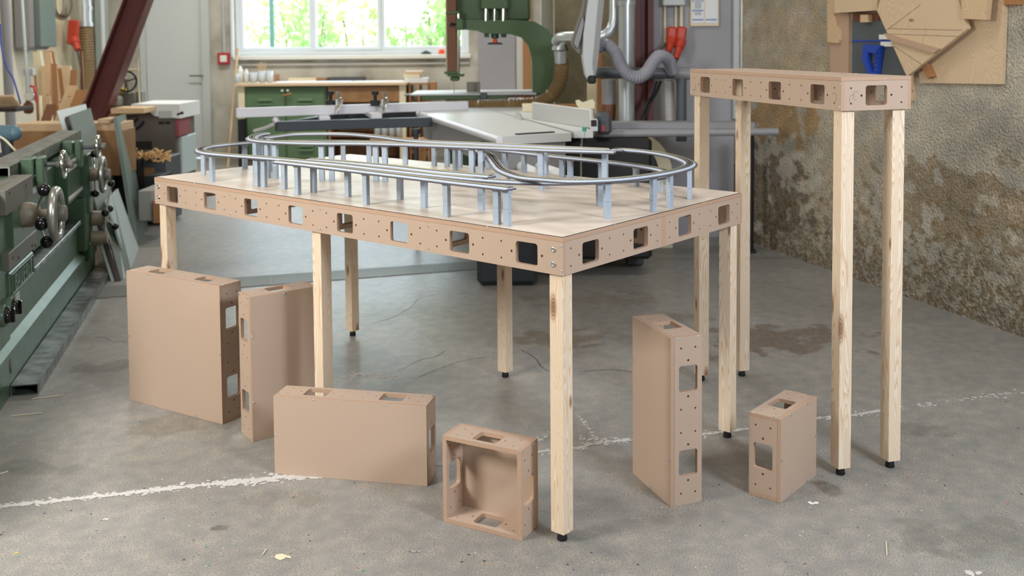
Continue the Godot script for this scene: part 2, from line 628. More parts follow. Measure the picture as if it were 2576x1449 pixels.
	mat("door_paint", rgb8(206, 212, 213), 0.45)
	mat("machine_grey", rgb8(98, 91, 88), 0.5)
	mat("post_green", rgb8(42, 92, 78), 0.5)
	mat("frame_paint", rgb8(198, 204, 203), 0.5)
	mat("window_white", rgb8(232, 240, 246), 0.45)
	mat("plaster", rgb8(204, 203, 200), 0.9)
	mat("plaster_grey", rgb8(160, 160, 156), 0.9)
	var leaf := mat("leaf", rgb8(136, 172, 96), 0.6)
	leaf.backlight_enabled = true
	leaf.backlight = rgb8(120, 160, 60)
	var leaf2 := mat("leaf_pale", rgb8(176, 200, 140), 0.6)
	leaf2.backlight_enabled = true
	leaf2.backlight = rgb8(140, 170, 80)
	var glass := mat("glass", Color(0.95, 0.98, 1.0, 0.06), 0.02)
	glass.transparency = BaseMaterial3D.TRANSPARENCY_ALPHA
	var clear := mat("clear_plastic", Color(0.9, 0.93, 0.95, 0.3), 0.1)
	clear.transparency = BaseMaterial3D.TRANSPARENCY_ALPHA
	# surfaces of the room
	var tile := concrete_image(1024, 21, rgb8(158, 155, 151), 0.36, 0.5)
	var fl := mat("floor_concrete", Color.WHITE, 0.4)
	fl.albedo_texture = tile
	fl.detail_enabled = true
	fl.detail_blend_mode = BaseMaterial3D.BLEND_MODE_MUL
	fl.detail_uv_layer = BaseMaterial3D.DETAIL_UV_2
	fl.detail_albedo = floor_stains()
	fl.metallic_specular = 0.45
	bump(fl, noise(0.3, 3, FastNoiseLite.TYPE_SIMPLEX_SMOOTH, 30), 512, 0.025)
	var wc := mat("wall_concrete", Color.WHITE, 0.95)
	wc.albedo_texture = concrete_image(512, 33, rgb8(188, 183, 174), 0.24, 0.22)
	wc.detail_enabled = true
	wc.detail_blend_mode = BaseMaterial3D.BLEND_MODE_MUL
	wc.detail_uv_layer = BaseMaterial3D.DETAIL_UV_2
	wc.detail_albedo = wall_stains()
	bump(wc, noise(0.09, 4, FastNoiseLite.TYPE_SIMPLEX_SMOOTH, 31), 512, 0.8)
	var wb := mat("wall_rough", Color.WHITE, 0.95)
	tri_map(wb, concrete_image(512, 36, rgb8(158, 146, 122), 0.2, 0.1), 0.9, true)
	var wbk := mat("wall_plaster", Color.WHITE, 0.9)
	tri_map(wbk, noise_tex(noise(0.006, 5, FastNoiseLite.TYPE_SIMPLEX_SMOOTH, 44), 512, [[0.0, rgb8(150, 146, 134)], [0.45, rgb8(184, 180, 168)], [1.0, rgb8(206, 203, 195)]]), 0.7, true)
	mat("partition_grey", rgb8(172, 172, 178), 0.6)
	tri_map(M.partition_grey, noise_tex(noise(0.004, 4, FastNoiseLite.TYPE_SIMPLEX_SMOOTH, 47), 256, [[0.0, grey(0.9)], [1.0, Color.WHITE]]), 0.5, true)
	mat("ceiling_paint", rgb8(226, 224, 218), 0.9)
	mat("side_paint", rgb8(214, 206, 186), 0.85)
	var tread := mat("tread_plate", rgb8(134, 136, 132), 0.5, 0.3)

const FX0 := -5.2
const FX1 := 4.6
const FZ0 := -12.4
const FZ1 := 2.8
func floor_px(im: Image, p: Vector3) -> Vector2:
	return Vector2((p.x - FX0) / (FX1 - FX0) * im.get_width(), (p.z - FZ0) / (FZ1 - FZ0) * im.get_height())
func floor_stains() -> ImageTexture:   # oil, rust and worn patches of the slab, where the photograph shows them
	var im := Image.create(1024, 1536, false, Image.FORMAT_RGB8)
	im.fill(Color(0.93, 0.93, 0.92))
	var n := noise(0.01, 5, FastNoiseLite.TYPE_SIMPLEX_SMOOTH, 61)
	for y in im.get_height():
		for x in im.get_width():
			var v := 0.94 + n.get_noise_2d(x, y) * 0.07
			im.set_pixel(x, y, Color(v, v, v * 0.99))
	var list := [[1960, 850, 0.34, 0.20, Color(0.66, 0.56, 0.50), 0.75], [1410, 850, 0.20, 0.14, Color(0.74, 0.66, 0.56), 0.6], [1700, 800, 0.15, 0.08, Color(0.7, 0.64, 0.58), 0.5],
		[2085, 1235, 0.03, 0.07, Color(0.66, 0.6, 0.57), 0.6], [2050, 1212, 0.03, 0.02, Color(0.6, 0.54, 0.52), 0.6], [260, 920, 0.16, 0.07, Color(0.72, 0.71, 0.69), 0.7], [460, 1060, 0.2, 0.12, Color(0.75, 0.72, 0.66), 0.5],
		[548, 1328, 0.035, 0.02, Color(0.5, 0.5, 0.5), 0.8], [80, 1180, 0.12, 0.06, Color(0.74, 0.74, 0.72), 0.6], [2450, 1350, 0.2, 0.1, Color(0.78, 0.78, 0.76), 0.6], [1800, 900, 0.10, 0.05, Color(0.62, 0.60, 0.58), 0.5],
		[2300, 1080, 0.14, 0.05, Color(0.72, 0.74, 0.72), 0.6], [1500, 750, 0.35, 0.12, Color(0.82, 0.78, 0.72), 0.6], [1000, 780, 0.3, 0.15, Color(0.84, 0.82, 0.78), 0.6], [700, 1250, 0.14, 0.05, Color(0.82, 0.80, 0.76), 0.5]]
	for s in list:
		var c := floor_px(im, G(s[0], s[1]))
		blotch(im, c, Vector2(s[2], s[3]) * 104.0, s[4], s[5], int(s[0]))
	return ImageTexture.create_from_image(im)
func wall_stains() -> ImageTexture:   # 8 m of wall by 4 m, damp and soil marks from the floor up
	var im := Image.create(1024, 512, false, Image.FORMAT_RGB8)
	var n := noise(0.012, 5, FastNoiseLite.TYPE_SIMPLEX_SMOOTH, 71)
	var f := noise(0.09, 4, FastNoiseLite.TYPE_SIMPLEX_SMOOTH, 72)
	for y in 512:
		for x in 1024:
			var k := n.get_noise_2d(x, y * 1.3)
			var v := 0.95 + k * 0.16
			var c := Color(v, v * 0.985, v * 0.95)
			# soil splashed up the foot of the wall: ragged, thicker in places
			var up := (512 - y) / 128.0
			var soil := smoothstep(0.52, 0.2, up + f.get_noise_2d(x, y) * 0.7 + n.get_noise_2d(x * 0.7, 9.0) * 0.5)
			c = c.lerp(Color(0.60, 0.52, 0.40), clampf(soil * (0.5 + f.get_noise_2d(x * 3.0, y * 3.0)), 0.0, 0.8))
			im.set_pixel(x, y, c)
	# rust-coloured stain near the corner and flaking pale spots
	blotch(im, Vector2(80, 345), Vector2(60, 50), Color(0.94, 0.86, 0.73), 0.8, 86, 0.5)
	blotch(im, Vector2(66, 402), Vector2(44, 18), Color(0.84, 0.68, 0.46), 0.9, 81, 0.5)
	blotch(im, Vector2(45, 350), Vector2(26, 10), Color(1, 0.98, 0.92), 0.8, 82, 0.7)
	blotch(im, Vector2(130, 440), Vector2(30, 50), Color(0.90, 0.84, 0.72), 0.6, 83, 0.6)
	blotch(im, Vector2(40, 470), Vector2(60, 36), Color(0.42, 0.35, 0.26), 0.7, 84, 0.6)
	blotch(im, Vector2(230, 440), Vector2(60, 22), Color(0.62, 0.52, 0.36), 0.6, 85, 0.7)
	return ImageTexture.create_from_image(im)

# ---------- room ----------
var wall_o: Vector3      # foot of the right wall at the far corner
var wall_b: Basis        # x along that wall towards the camera, y up, z into the room
func uv_face(st: SurfaceTool, a: Vector3, b: Vector3, c: Vector3, d: Vector3, u1: Array, u2: Array) -> void:   # counter-clockwise from outside
	for i in [0, 2, 1, 0, 3, 2]:
		st.set_uv(u1[i])
		st.set_uv2(u2[i])
		st.add_vertex([a, b, c, d][i])
func build_room() -> void:
	wall_o = G(1893, 612)
	var x := (G(2576, 850) - wall_o).normalized()
	wall_b = Basis(x, Vector3.UP, x.cross(Vector3.UP))
	# floor slab
	var st := S()
	var q := [Vector3(FX0, 0, FZ1), Vector3(FX1, 0, FZ1), Vector3(FX1, 0, FZ0), Vector3(FX0, 0, FZ0)]
	var u1 := []
	var u2 := []
	for p in q:
		u1.append(Vector2(p.x, p.z) / 1.15)
		u2.append(Vector2((p.x - FX0) / (FX1 - FX0), (p.z - FZ0) / (FZ1 - FZ0)))
	uv_face(st, q[0], q[1], q[2], q[3], u1, u2)
	b2(st, FX0, FX1, -0.2, -0.001, FZ0, FZ1)
	structure(obj("floor", st, M.floor_concrete), "worn grey concrete workshop floor with stains and cracks")
	# right wall, rough concrete
	st = S()
	var far := wall_o - wall_b.x * 0.4
	var near := wall_o + wall_b.x * 9.9
	var hgt := 4.0
	q = [far, near, near + Vector3(0, hgt, 0), far + Vector3(0, hgt, 0)]
	u1 = []
	u2 = []
	for p in q:
		var s: float = (p - wall_o).dot(wall_b.x)
		u1.append(Vector2(s, -p.y) / 0.9)
		u2.append(Vector2((s + 0.4) / 10.3, 1.0 - p.y / hgt))
	uv_face(st, q[0], q[1], q[2], q[3], u1, u2)
	var back := -wall_b.z * 0.25
	uv_face(st, q[1] + back, q[0] + back, q[3] + back, q[2] + back, u1, u2)
	uv_face(st, q[0] + back, q[0], q[3], q[3] + back, u1, u2)
	uv_face(st, q[1], q[1] + back, q[2] + back, q[2], u1, u2)
	structure(obj("wall_right", st, M.wall_concrete), "rough stained concrete wall with soil marks along its foot")
	# partition behind the saw, painted grey
	st = S()
	var px0 := P(1630, 300, 6.98).x
	b2(st, px0, wall_o.x + 0.12, 0, 4.0, -7.2, -6.98)
	structure(obj("wall_partition", st, M.partition_grey), "smooth light grey partition wall behind the saw")
	st = S()
	b2(st, px0 + 0.1, px0 + 0.3, 0, 4.0, -12.0, -7.2)
	structure(obj("wall_return", st, M.wall_plaster))
	# pillar of rough concrete
	st = S()
	b2(st, P(1395, 100, 8.5).x, px0 + 0.02, 0, 4.0, -8.9, -8.5)
	structure(obj("wall_pillar", st, M.wall_rough), "rough brownish concrete pillar beside the band saw")
	# back wall with the window opening
	var wx0 := P(590, 100, 12.0).x
	var wx1 := P(1180, 100, 12.0).x
	var sill := P(850, 138, 12.0).y
	var head := sill + 1.35
	var dx0 := P(352, 100, 12.0).x
	var dx1 := P(528, 100, 12.0).x
	var dh := 2.12
	st = S()
	var zb := -12.3
	var zf := -12.0
	b2(st, FX0, dx0, 0, 4.0, zb, zf)
	b2(st, dx0, dx1, dh, 4.0, zb, zf)
	b2(st, dx1, wx0, 0, 4.0, zb, zf)
	b2(st, wx0, wx1, 0, sill, zb, zf)
	b2(st, wx0, wx1, head, 4.0, zb, zf)
	b2(st, wx1, FX1, 0, 4.0, zb, zf)
	structure(obj("wall_back", st, M.wall_plaster), "old beige plastered wall with the workshop window and door")
	st = S()
	b2(st, FX0 - 0.25, -4.92, 0, 4.0, FZ0, FZ1)
	structure(obj("wall_left", st, M.side_paint))
	st = S()
	b2(st, FX0, FX1, 0, 4.0, FZ1 - 0.2, FZ1)
	structure(obj("wall_front", st, M.side_paint))
	st = S()
	b2(st, FX0 - 0.25, FX1 + 0.3, 4.0, 4.2, FZ0, FZ1)
	structure(obj("ceiling", st, M.ceiling_paint))
	# window: frame, three sashes, panes
	var w := Node3D.new()
	w.name = "window_1"
	add_child(w)
	structure(w, "white framed window of three sashes above the workbench")
	var zc := -12.1
	st = S()
	var e := 0.05
	b2(st, wx0, wx1, sill, sill + e, zc - 0.05, zc + 0.05, 0.006)
	b2(st, wx0, wx1, head - e, head, zc - 0.05, zc + 0.05, 0.006)
	b2(st, wx0, wx0 + e, sill + e, head - e, zc - 0.05, zc + 0.05, 0.006)
	b2(st, wx1 - e, wx1, sill + e, head - e, zc - 0.05, zc + 0.05, 0.006)
	obj("window_frame", st, M.window_white, w)
	var cuts := [wx0 + e, P(784, 60, 12.0).x, P(957, 60, 12.0).x, wx1 - e]
	for i in 3:
		st = S()
		var a: float = cuts[i]
		var b: float = cuts[i + 1]
		var k := 0.045
		var zz := zc + (0.02 if i == 1 else 0.0)
		b2(st, a, b, sill + e, sill + e + k, zz - 0.03, zz + 0.04, 0.006)
		b2(st, a, b, head - e - k, head - e, zz - 0.03, zz + 0.04, 0.006)
		b2(st, a, a + k, sill + e + k, head - e - k, zz - 0.03, zz + 0.04, 0.006)
		b2(st, b - k, b, sill + e + k, head - e - k, zz - 0.03, zz + 0.04, 0.006)
		var sa := obj("sash", st, M.window_white, w)
		st = S()
		b2(st, a + k, b - k, sill + e + k, head - e - k, zz - 0.004, zz + 0.002)
		obj("pane", st, M.glass, sa)
	st = S()
	b2(st, wx0, wx1 + 0.02, sill - 0.05, sill, -12.0, -11.9, 0.006)
	obj("window_sill", st, M.off_white, w)
	st = S()
	b2(st, wx0, wx1, sill - 0.12, sill - 0.09, -12.0, -11.96, 0.004)
	obj("sill_ledge", st, M.plaster, w)
	st = S()
	b2(st, wx0 - 0.035, wx0 - 0.003, sill - 0.02, head, -12.0, -11.965, 0.004)
	obj("window_casing", st, M.window_white, w)
	# door
	var d := Node3D.new()
	d.name = "door_1"
	add_child(d)
	structure(d, "plain grey painted steel door with lever handle")
	st = S()
	b2(st, dx0, dx0 + 0.06, 0, dh, -12.12, -11.97, 0.005)
	b2(st, dx1 - 0.10, dx1, 0, dh, -12.12, -11.97, 0.005)
	b2(st, dx0, dx1, dh - 0.06, dh, -12.12, -11.97, 0.005)
	obj("door_frame", st, M.frame_paint, d)
	st = S()
	b2(st, dx0 + 0.066, dx1 - 0.108, 0.01, dh - 0.066, -12.08, -12.02, 0.004)
	obj("door_leaf", st, M.door_paint, d)
	var hp := P(510, 190, 11.98)
	st = S()
	b2(st, hp.x - 0.018, hp.x + 0.018, hp.y - 0.03, hp.y + 0.03, -12.02, -12.005, 0.004)
	cyl(st, hp + Vector3(0, 0, -0.03), hp + Vector3(0, 0, 0.05), 0.009)
	cyl(st, hp + Vector3(0.004, 0, 0.045), hp + Vector3(-0.14, 0, 0.045), 0.009)
	obj("door_handle", st, M.cast_grey, d)
	st = S()
	b2(st, hp.x - 0.012, hp.x + 0.012, hp.y - 0.12, hp.y - 0.08, -12.02, -12.012, 0.003)
	obj("keyhole_plate", st, M.cast_grey, d)

func build_outside() -> void:   # garden behind the window
	var st := S()
	b2(st, -9.0, 7.0, -0.3, -0.06, -32.0, -12.6)
	obj("ground", st, M.leaf_pale).set_meta("kind", "structure")
	var wall := obj("garden_wall", S_box(-8.0, 6.0, -0.06, 1.5, -16.6, -16.4), M.plaster)
	tag(wall, "pale sunlit garden wall beyond the window", "wall")
	var leaf_mesh := leaf_shape()
	var spots := [[-3.2, -14.6, 1.7, 0.85, "leaf"], [-2.2, -15.2, 1.9, 0.9, "leaf_pale"], [-1.25, -14.4, 1.7, 0.85, "leaf"], [-0.4, -15.0, 2.0, 1.0, "leaf_pale"], [0.5, -14.5, 1.9, 0.9, "leaf"], [-2.7, -13.7, 1.35, 0.4, "leaf_pale"], [-0.9, -13.7, 1.4, 0.45, "leaf_pale"]]
	for s in spots:
		var n: int = 900
		var stt := S()
		for i in n:
			var v := Vector3(rng.randfn(), rng.randfn(), rng.randfn()).normalized() * pow(rng.randf(), 0.4)
			var p := Vector3(s[0], s[2], s[1]) + v * Vector3(s[3], 1.05, s[3] * 0.8)
			if p.y < 0.05:
				continue
			var b := Basis.from_euler(Vector3(rng.randf_range(-1.2, 1.2), rng.randf() * TAU, rng.randf_range(-0.6, 0.6))).scaled(Vector3.ONE * rng.randf_range(0.7, 1.4))
			stt.append_from(leaf_mesh, 0, Transform3D(b, p))
		var t := thing("garden_shrub", ("pale green shrub in sunlight outside the window" if s[4] == "leaf_pale" else "darker green shrub outside the window"), "shrub", Transform3D(), "shrubs outside the window")
		inst("foliage", stt.commit(), M[s[4]], t)
		st = S()
		for k in 4:
			cyl(st, Vector3(s[0] + 0.05 * k - 0.1, -0.06, s[1]), Vector3(s[0] + rng.randf_range(-0.5, 0.5), s[2] + 0.5, s[1] + rng.randf_range(-0.3, 0.3)), 0.025, 0.008, 6)
		obj("stem", st, M.walnut, t)
	st = S()
	cyl(st, P(683, 0, 13.2) + Vector3(0, 1.4, 0), Vector3(P(683, 100, 13.2).x, -0.06, -13.2), 0.035)
	tag(obj("garden_post", st, M.post_green), "green metal post standing outside the left window sash", "post")
func S_box(x0: float, x1: float, y0: float, y1: float, z0: float, z1: float, bev := 0.0) -> SurfaceTool:
	var st := S()
	b2(st, x0, x1, y0, y1, z0, z1, bev)
	return st
func leaf_shape() -> ArrayMesh:
	var st := S()
	var p := [Vector3(0, 0, 0), Vector3(0.035, 0.012, 0.05), Vector3(0, 0, 0.13), Vector3(-0.035, 0.012, 0.05)]
	tri(st, p[0], p[2], p[1])
	tri(st, p[0], p[3], p[2])
	return mesh_of(st)

func build_lights() -> void:
	for a in [[Vector3(-2.35, 2.0, -1.7), Vector3(-1.1, 0.55, -3.5), 0.9, 0.7, 18.5, Color(1.0, 0.98, 0.95), "unseen softbox on a black stand, out of view at the left, lighting table and boxes"],
			[Vector3(2.1, 2.2, -0.7), Vector3(0.9, 0.6, -3.3), 0.8, 0.7, 18.5, Color(0.93, 0.96, 1.0), "unseen softbox on a black stand, out of view at the right, lighting the tall stand"]]:
		var p: Vector3 = a[0]
		var xf := Transform3D(Basis(), p).looking_at(a[1], Vector3.UP)
		var t := thing("unseen_softbox", a[6], "softbox", Transform3D(Basis(), Vector3(p.x, 0, p.z)), "unseen softboxes out of view")  # out of view; kind and place chosen to light the foreground from both sides
		var rel := Transform3D(xf.basis, Vector3(0, p.y, 0))
		soft_lamp(t, rel, a[2], a[3], a[4], a[5])
		var st := S()
		cyl(st, Vector3(0, 0.6, 0), Vector3(0, p.y, 0) + xf.basis.z * 0.3, 0.018)
		for k in 3:
			cyl(st, Vector3(0, 0.75, 0), Vector3(cos(TAU * k / 3), 0, sin(TAU * k / 3)) * 0.4 + Vector3(0, 0.012, 0), 0.012)
		obj("stand", st, M.black, t)
	for a in [[-2.6, -4.2, 5.0], [0.6, -4.2, 5.0], [-3.0, -9.4, 17.0], [0.0, -9.0, 17.0], [-1.0, -0.6, 4.5]]:  # unseen ceiling lamps, set to light the room and its rear wall
		var t := thing("unseen_ceiling_light", "unseen white ceiling light, out of view, lighting the workshop from above", "ceiling light", Transform3D(Basis(), Vector3(a[0], 3.99, a[1])), "unseen ceiling lights")
		var down := Transform3D(Basis(Vector3.RIGHT, -PI / 2), Vector3(0, -0.07, 0))
		var st := S()
		b2(st, -0.7, 0.7, -0.06, 0.0, -0.18, 0.18, 0.01)
		obj("housing", st, M.white_paint, t)
		glow_panel(t, down, 1.36, 0.32, a[2], Color(1.0, 0.985, 0.955))
func soft_lamp(t: Node3D, xf: Transform3D, w: float, h: float, energy: float, col: Color) -> void:
	var st := S()   # fabric housing, open towards the scene
	var f := [Vector3(-w / 2, -h / 2, 0.01), Vector3(w / 2, -h / 2, 0.01), Vector3(w / 2, h / 2, 0.01), Vector3(-w / 2, h / 2, 0.01)]
	var b := [Vector3(-0.12, -0.12, 0.45), Vector3(0.12, -0.12, 0.45), Vector3(0.12, 0.12, 0.45), Vector3(-0.12, 0.12, 0.45)]
	for i in 4:
		var j := (i + 1) % 4
		quad(st, f[j], f[i], b[i], b[j])
	quad(st, b[0], b[1], b[2], b[3])
	obj("housing", st, M.black, t, xf)
	glow_panel(t, xf, w, h, energy, col)
func glow_panel(t: Node3D, xf: Transform3D, w: float, h: float, energy: float, col: Color) -> void:
	var m := StandardMaterial3D.new()
	m.albedo_color = Color(0.9, 0.9, 0.9)
	m.emission_enabled = true
	m.emission = col
	m.emission_energy_multiplier = 1.2
	var st := S()
	b2(st, -w / 2, w / 2, -h / 2, h / 2, 0.0, 0.008)
	obj("lamp_diffuser", st, m, t, xf)
	var l := AreaLight3D.new()
	l.name = "lamp_light"
	l.area_size = Vector2(w, h)
	l.light_energy = energy
	l.light_color = col
	l.area_normalize_energy = true
	l.area_range = 30.0
	l.area_attenuation = 2.0
	l.shadow_enabled = true
	l.transform = xf * Transform3D(Basis(), Vector3(0, 0, -0.012))
	t.add_child(l)

# ---------- boards, table, stand, boxes ----------
func unit_holes(n: int, off: float, len0: float, len1: float, y: float) -> Array:   # per module: a window, two bolt holes beside it, four small holes
	var out := []
	for i in n:
		var c := off + U * (i + 0.5)
		out.append([c, y, 0.0385, 0.0305, 0.008])
		for s in [-1, 1]:
			out.append([c + s * 0.0535, y, 0.0038, 0.0038, 0.0038])
			for v in [-1, 1]:
				out.append([c + s * 0.0905, y + v * 0.0235, 0.0031, 0.0031, 0.0031])
	return out.filter(func(h): return h[0] - h[2] > len0 + 0.002 and h[0] + h[2] < len1 - 0.002)
var panels := {}
func panel_mesh(n: int, through: bool) -> ArrayMesh:   # lies in x, y with its outside towards +z
	var key := [n, through]
	if not panels.has(key):
		var st := S()
		var a := 0.0 if through else T
		var b := n * U - a
		var rim := S()
		plate(st, rim, a, b, 0, FH, T, unit_holes(n, 0.0, a, b, FH * 0.5), Transform3D())
		panels[key] = faced(st, rim)
	return panels[key]
func faced(st: SurfaceTool, rim: SurfaceTool) -> ArrayMesh:   # broad faces and sawn edges
	st.generate_normals()
	rim.generate_normals()
	var mesh := st.commit()
	rim.commit(mesh)
	mesh.surface_set_material(0, M.mdf)
	mesh.surface_set_material(1, M.mdf_edge)
	return mesh
var screw_mesh: ArrayMesh
var bolt_mesh: ArrayMesh
func screw_shape() -> void:
	var st := S()
	lathe(st, [[0.0041, -0.0005], [0.0041, 0.0004], [0.0034, 0.0009], [0.0017, 0.0009], [0.0014, 0.0001], [0.0, 0.0]], Transform3D(Basis(Vector3.RIGHT, PI / 2), Vector3()), 12)
	screw_mesh = mesh_of(st)
	st = S()
	lathe(st, [[0.0078, -0.0005], [0.0080, 0.002], [0.0066, 0.0036], [0.0032, 0.0040], [0.0026, 0.0018], [0.0, 0.0016]], Transform3D(Basis(Vector3.RIGHT, PI / 2), Vector3()), 16)
	bolt_mesh = mesh_of(st)
func module_box(parent: Node, n: int, m: int, xf: Transform3D, cross := false) -> void:   # x: through boards (n modules), z: m modules, y: frame up to the cover
	if screw_mesh == null:
		screw_shape()
	var face := Basis(Vector3(-1, 0, 0), Vector3.UP, Vector3(0, 0, -1))
	inst("side_board", panel_mesh(n, true), null, parent, xf * Transform3D(face, Vector3(n * U, 0, T)))
	inst("side_board", panel_mesh(n, true), null, parent, xf * Transform3D(Basis(), Vector3(0, 0, m * U - T)))
	var left := Basis(Vector3(0, 0, 1), Vector3.UP, Vector3(-1, 0, 0))
	inst("end_board", panel_mesh(m, false), null, parent, xf * Transform3D(left, Vector3(T, 0, 0)))
	var right := Basis(Vector3(0, 0, -1), Vector3.UP, Vector3(1, 0, 0))
	inst("end_board", panel_mesh(m, false), null, parent, xf * Transform3D(right, Vector3(n * U - T, 0, m * U)))
	if cross:
		inst("cross_board", panel_mesh(m, false), null, parent, xf * Transform3D(right, Vector3(n * U * 0.5 - T * 0.5, 0, m * U)))
	var st := S()
	var rim := S()
	plate(st, rim, 0, n * U, 0, m * U, T - 0.0006, [], Transform3D(Basis(Vector3.RIGHT, Vector3.BACK, Vector3.DOWN), Vector3(0, FH + T, 0)))
	inst("cover_board", faced(st, rim), null, parent, xf)
	var xs := [0.006, n * U - 0.006]
	if cross:
		xs.append(n * U * 0.5)
	for x in xs:
		for y in [0.011, FH - 0.011]:
			inst("screw", screw_mesh, M.steel_screw, parent, xf * Transform3D(face, Vector3(x, y, 0)))
			inst("screw", screw_mesh, M.steel_screw, parent, xf * Transform3D(Basis(), Vector3(x, y, m * U)))
	# screws through the cover into the frame
	var upward := Basis(Vector3.RIGHT, -PI / 2)
	for p in [[0.27, 0.006], [0.73, 0.006], [0.27, m * U - 0.006], [0.73, m * U - 0.006]]:
		inst("screw", screw_mesh, M.steel_screw, parent, xf * Transform3D(upward, Vector3(p[0] * n * U, FH + T, p[1])))
	for z in [0.5]:
		for x in [0.006, n * U - 0.006]:
			inst("screw", screw_mesh, M.steel_screw, parent, xf * Transform3D(upward, Vector3(x, FH + T, z * m * U)))
func post_mesh(h: float, u0: float, v0: float) -> ArrayMesh:   # square timber with eased edges, its length on v
	var st := S()
	var a := 0.022
	var e := 0.0012
	var ring := [Vector2(-a + e, -a), Vector2(a - e, -a), Vector2(a, -a + e), Vector2(a, a - e), Vector2(a - e, a), Vector2(-a + e, a), Vector2(-a, a - e), Vector2(-a, -a + e)]
	var s := u0
	for i in 8:
		var p: Vector2 = ring[i]
		var q: Vector2 = ring[(i + 1) % 8]
		var l := p.distance_to(q) / 0.18
		var v := [Vector3(p.x, 0, p.y), Vector3(q.x, 0, q.y), Vector3(q.x, h, q.y), Vector3(p.x, h, p.y)]
		var uv := [Vector2(s, v0), Vector2(s + l, v0), Vector2(s + l, v0 + h * 0.82), Vector2(s, v0 + h * 0.82)]
		for k in [0, 1, 2, 0, 2, 3]:
			st.set_uv(uv[k])
			st.add_vertex(v[k])
		s += l
		for y in [0.0, h]:
			var tri3 := [Vector3(0, y, 0), Vector3(p.x, y, p.y), Vector3(q.x, y, q.y)]
			if y > 0.0:
				tri3 = [tri3[0], tri3[2], tri3[1]]
			for w in [0, 1, 2]:
				st.set_uv(Vector2(0.3 + tri3[w].x, 0.1 + tri3[w].z * 0.05))
				st.add_vertex(tri3[w])
	return mesh_of(st)
func add_leg(t: Node3D, x: float, z: float, top: float, k: int) -> void:
	var leg := inst("leg", post_mesh(top - 0.026, 0.13 * k + 0.07, 0.17 * k), M["pine_%d" % (k % 3)], t, Transform3D(Basis(), Vector3(x, 0.026, z)))
	var st := S()
	lathe(st, [[0.0, -0.026], [0.013, -0.026], [0.0145, -0.022], [0.012, -0.006], [0.008, 0.0]], Transform3D(), 16)
	obj("rubber_foot", st, M.rubber, leg)
func frame_at(o: Vector3, a: float) -> Transform3D:   # x runs away to the left, z away to the right
	return Transform3D(Basis(Vector3(-cos(a), 0, -sin(a)), Vector3.UP, Vector3(sin(a), 0, -cos(a))), o)
var table_xf: Transform3D
func build_table() -> void:
	table_xf = frame_at(Vector3(0.1315, 0, -2.6747), 0.7007)
	var t := thing("railway_table", "large table of fibreboard frames with rounded cutouts on square pine legs", "table", table_xf)
	var y0 := TOP - FH - T - 0.002
	for i in 2:
		for j in 2:
			var mod := Node3D.new()
			mod.name = "frame_module"
			t.add_child(mod, true)
			module_box(mod, 4, 2, Transform3D(Basis(), Vector3(i * 4 * U, y0, j * 2 * U)), true)
	var r := T + 0.022
	var k := 0
	for p in [[r, r], [8 * U - r, r], [r, 4 * U - r], [8 * U - r, 4 * U - r], [4 * U + r, r], [4 * U + r, 4 * U - r]]:
		add_leg(t, p[0], p[1], TOP - T - 0.003, k)
		k += 1
	var face := Basis(Vector3(-1, 0, 0), Vector3.UP, Vector3(0, 0, -1))
	for x in [0.031, 8 * U - 0.031]:
		for y in [0.028, FH - 0.022]:
			inst("bolt", bolt_mesh, M.steel_screw, t, Transform3D(face, Vector3(x, y0 + y, 0)))
	var s := thing("table_sheet", "thin pale plywood sheet with dark cut edges lying on the table", "sheet", table_xf)
	var st := S()
	b2(st, 0.004, 8 * U - 0.004, TOP - 0.0016, TOP, 0.004, 4 * U - 0.004)
	obj("sheet_face", st, M.top_sheet, s)
	st = S()
	b2(st, 0.0035, 8 * U - 0.0035, TOP - 0.0019, TOP - 0.0002, 0.0035, 4 * U - 0.0035)
	obj("cut_edge", st, M.burnt_edge, s)
func build_stand() -> void:
	var xf := frame_at(Vector3(0.9948, 0, -3.0854), 1.2772)
	var top := 1.2428
	var t := thing("tall_stand", "tall narrow stand, a fibreboard frame on four long pine legs", "stand", xf)
	var mod := Node3D.new()
	mod.name = "frame_module"
	t.add_child(mod, true)
	module_box(mod, 4, 1, Transform3D(Basis(), Vector3(0, top - FH - T, 0)), true)
	var r := T + 0.022
	var k := 1
	for p in [[r, r], [r, U - r], [4 * U - r, r], [4 * U - r, U - r]]:
		add_leg(t, p[0], p[1], top - T - 0.001, k)
		k += 1
	for a in [[0.035, 0.040, 0], [0.965, 0.034, 0], [0.04, 0.034, 1], [0.052, 0.045, 1]]:   # pencil notes
		var st := S()
		var pts := []
		for i in 9:
			var q: float = TAU * 0.66 * i / 8 + 0.6 + a[0]
			var u: float = a[0] + cos(q) * 0.011
			var y: float = top - FH - T + a[1] + sin(q) * 0.014
			pts.append(Vector3(u, y, -0.0003) if a[2] == 0 else Vector3(-0.0003, y, u))
		tube(st, pts, 0.00035, 4)
		obj("pencil_mark", st, M.pencil, t)
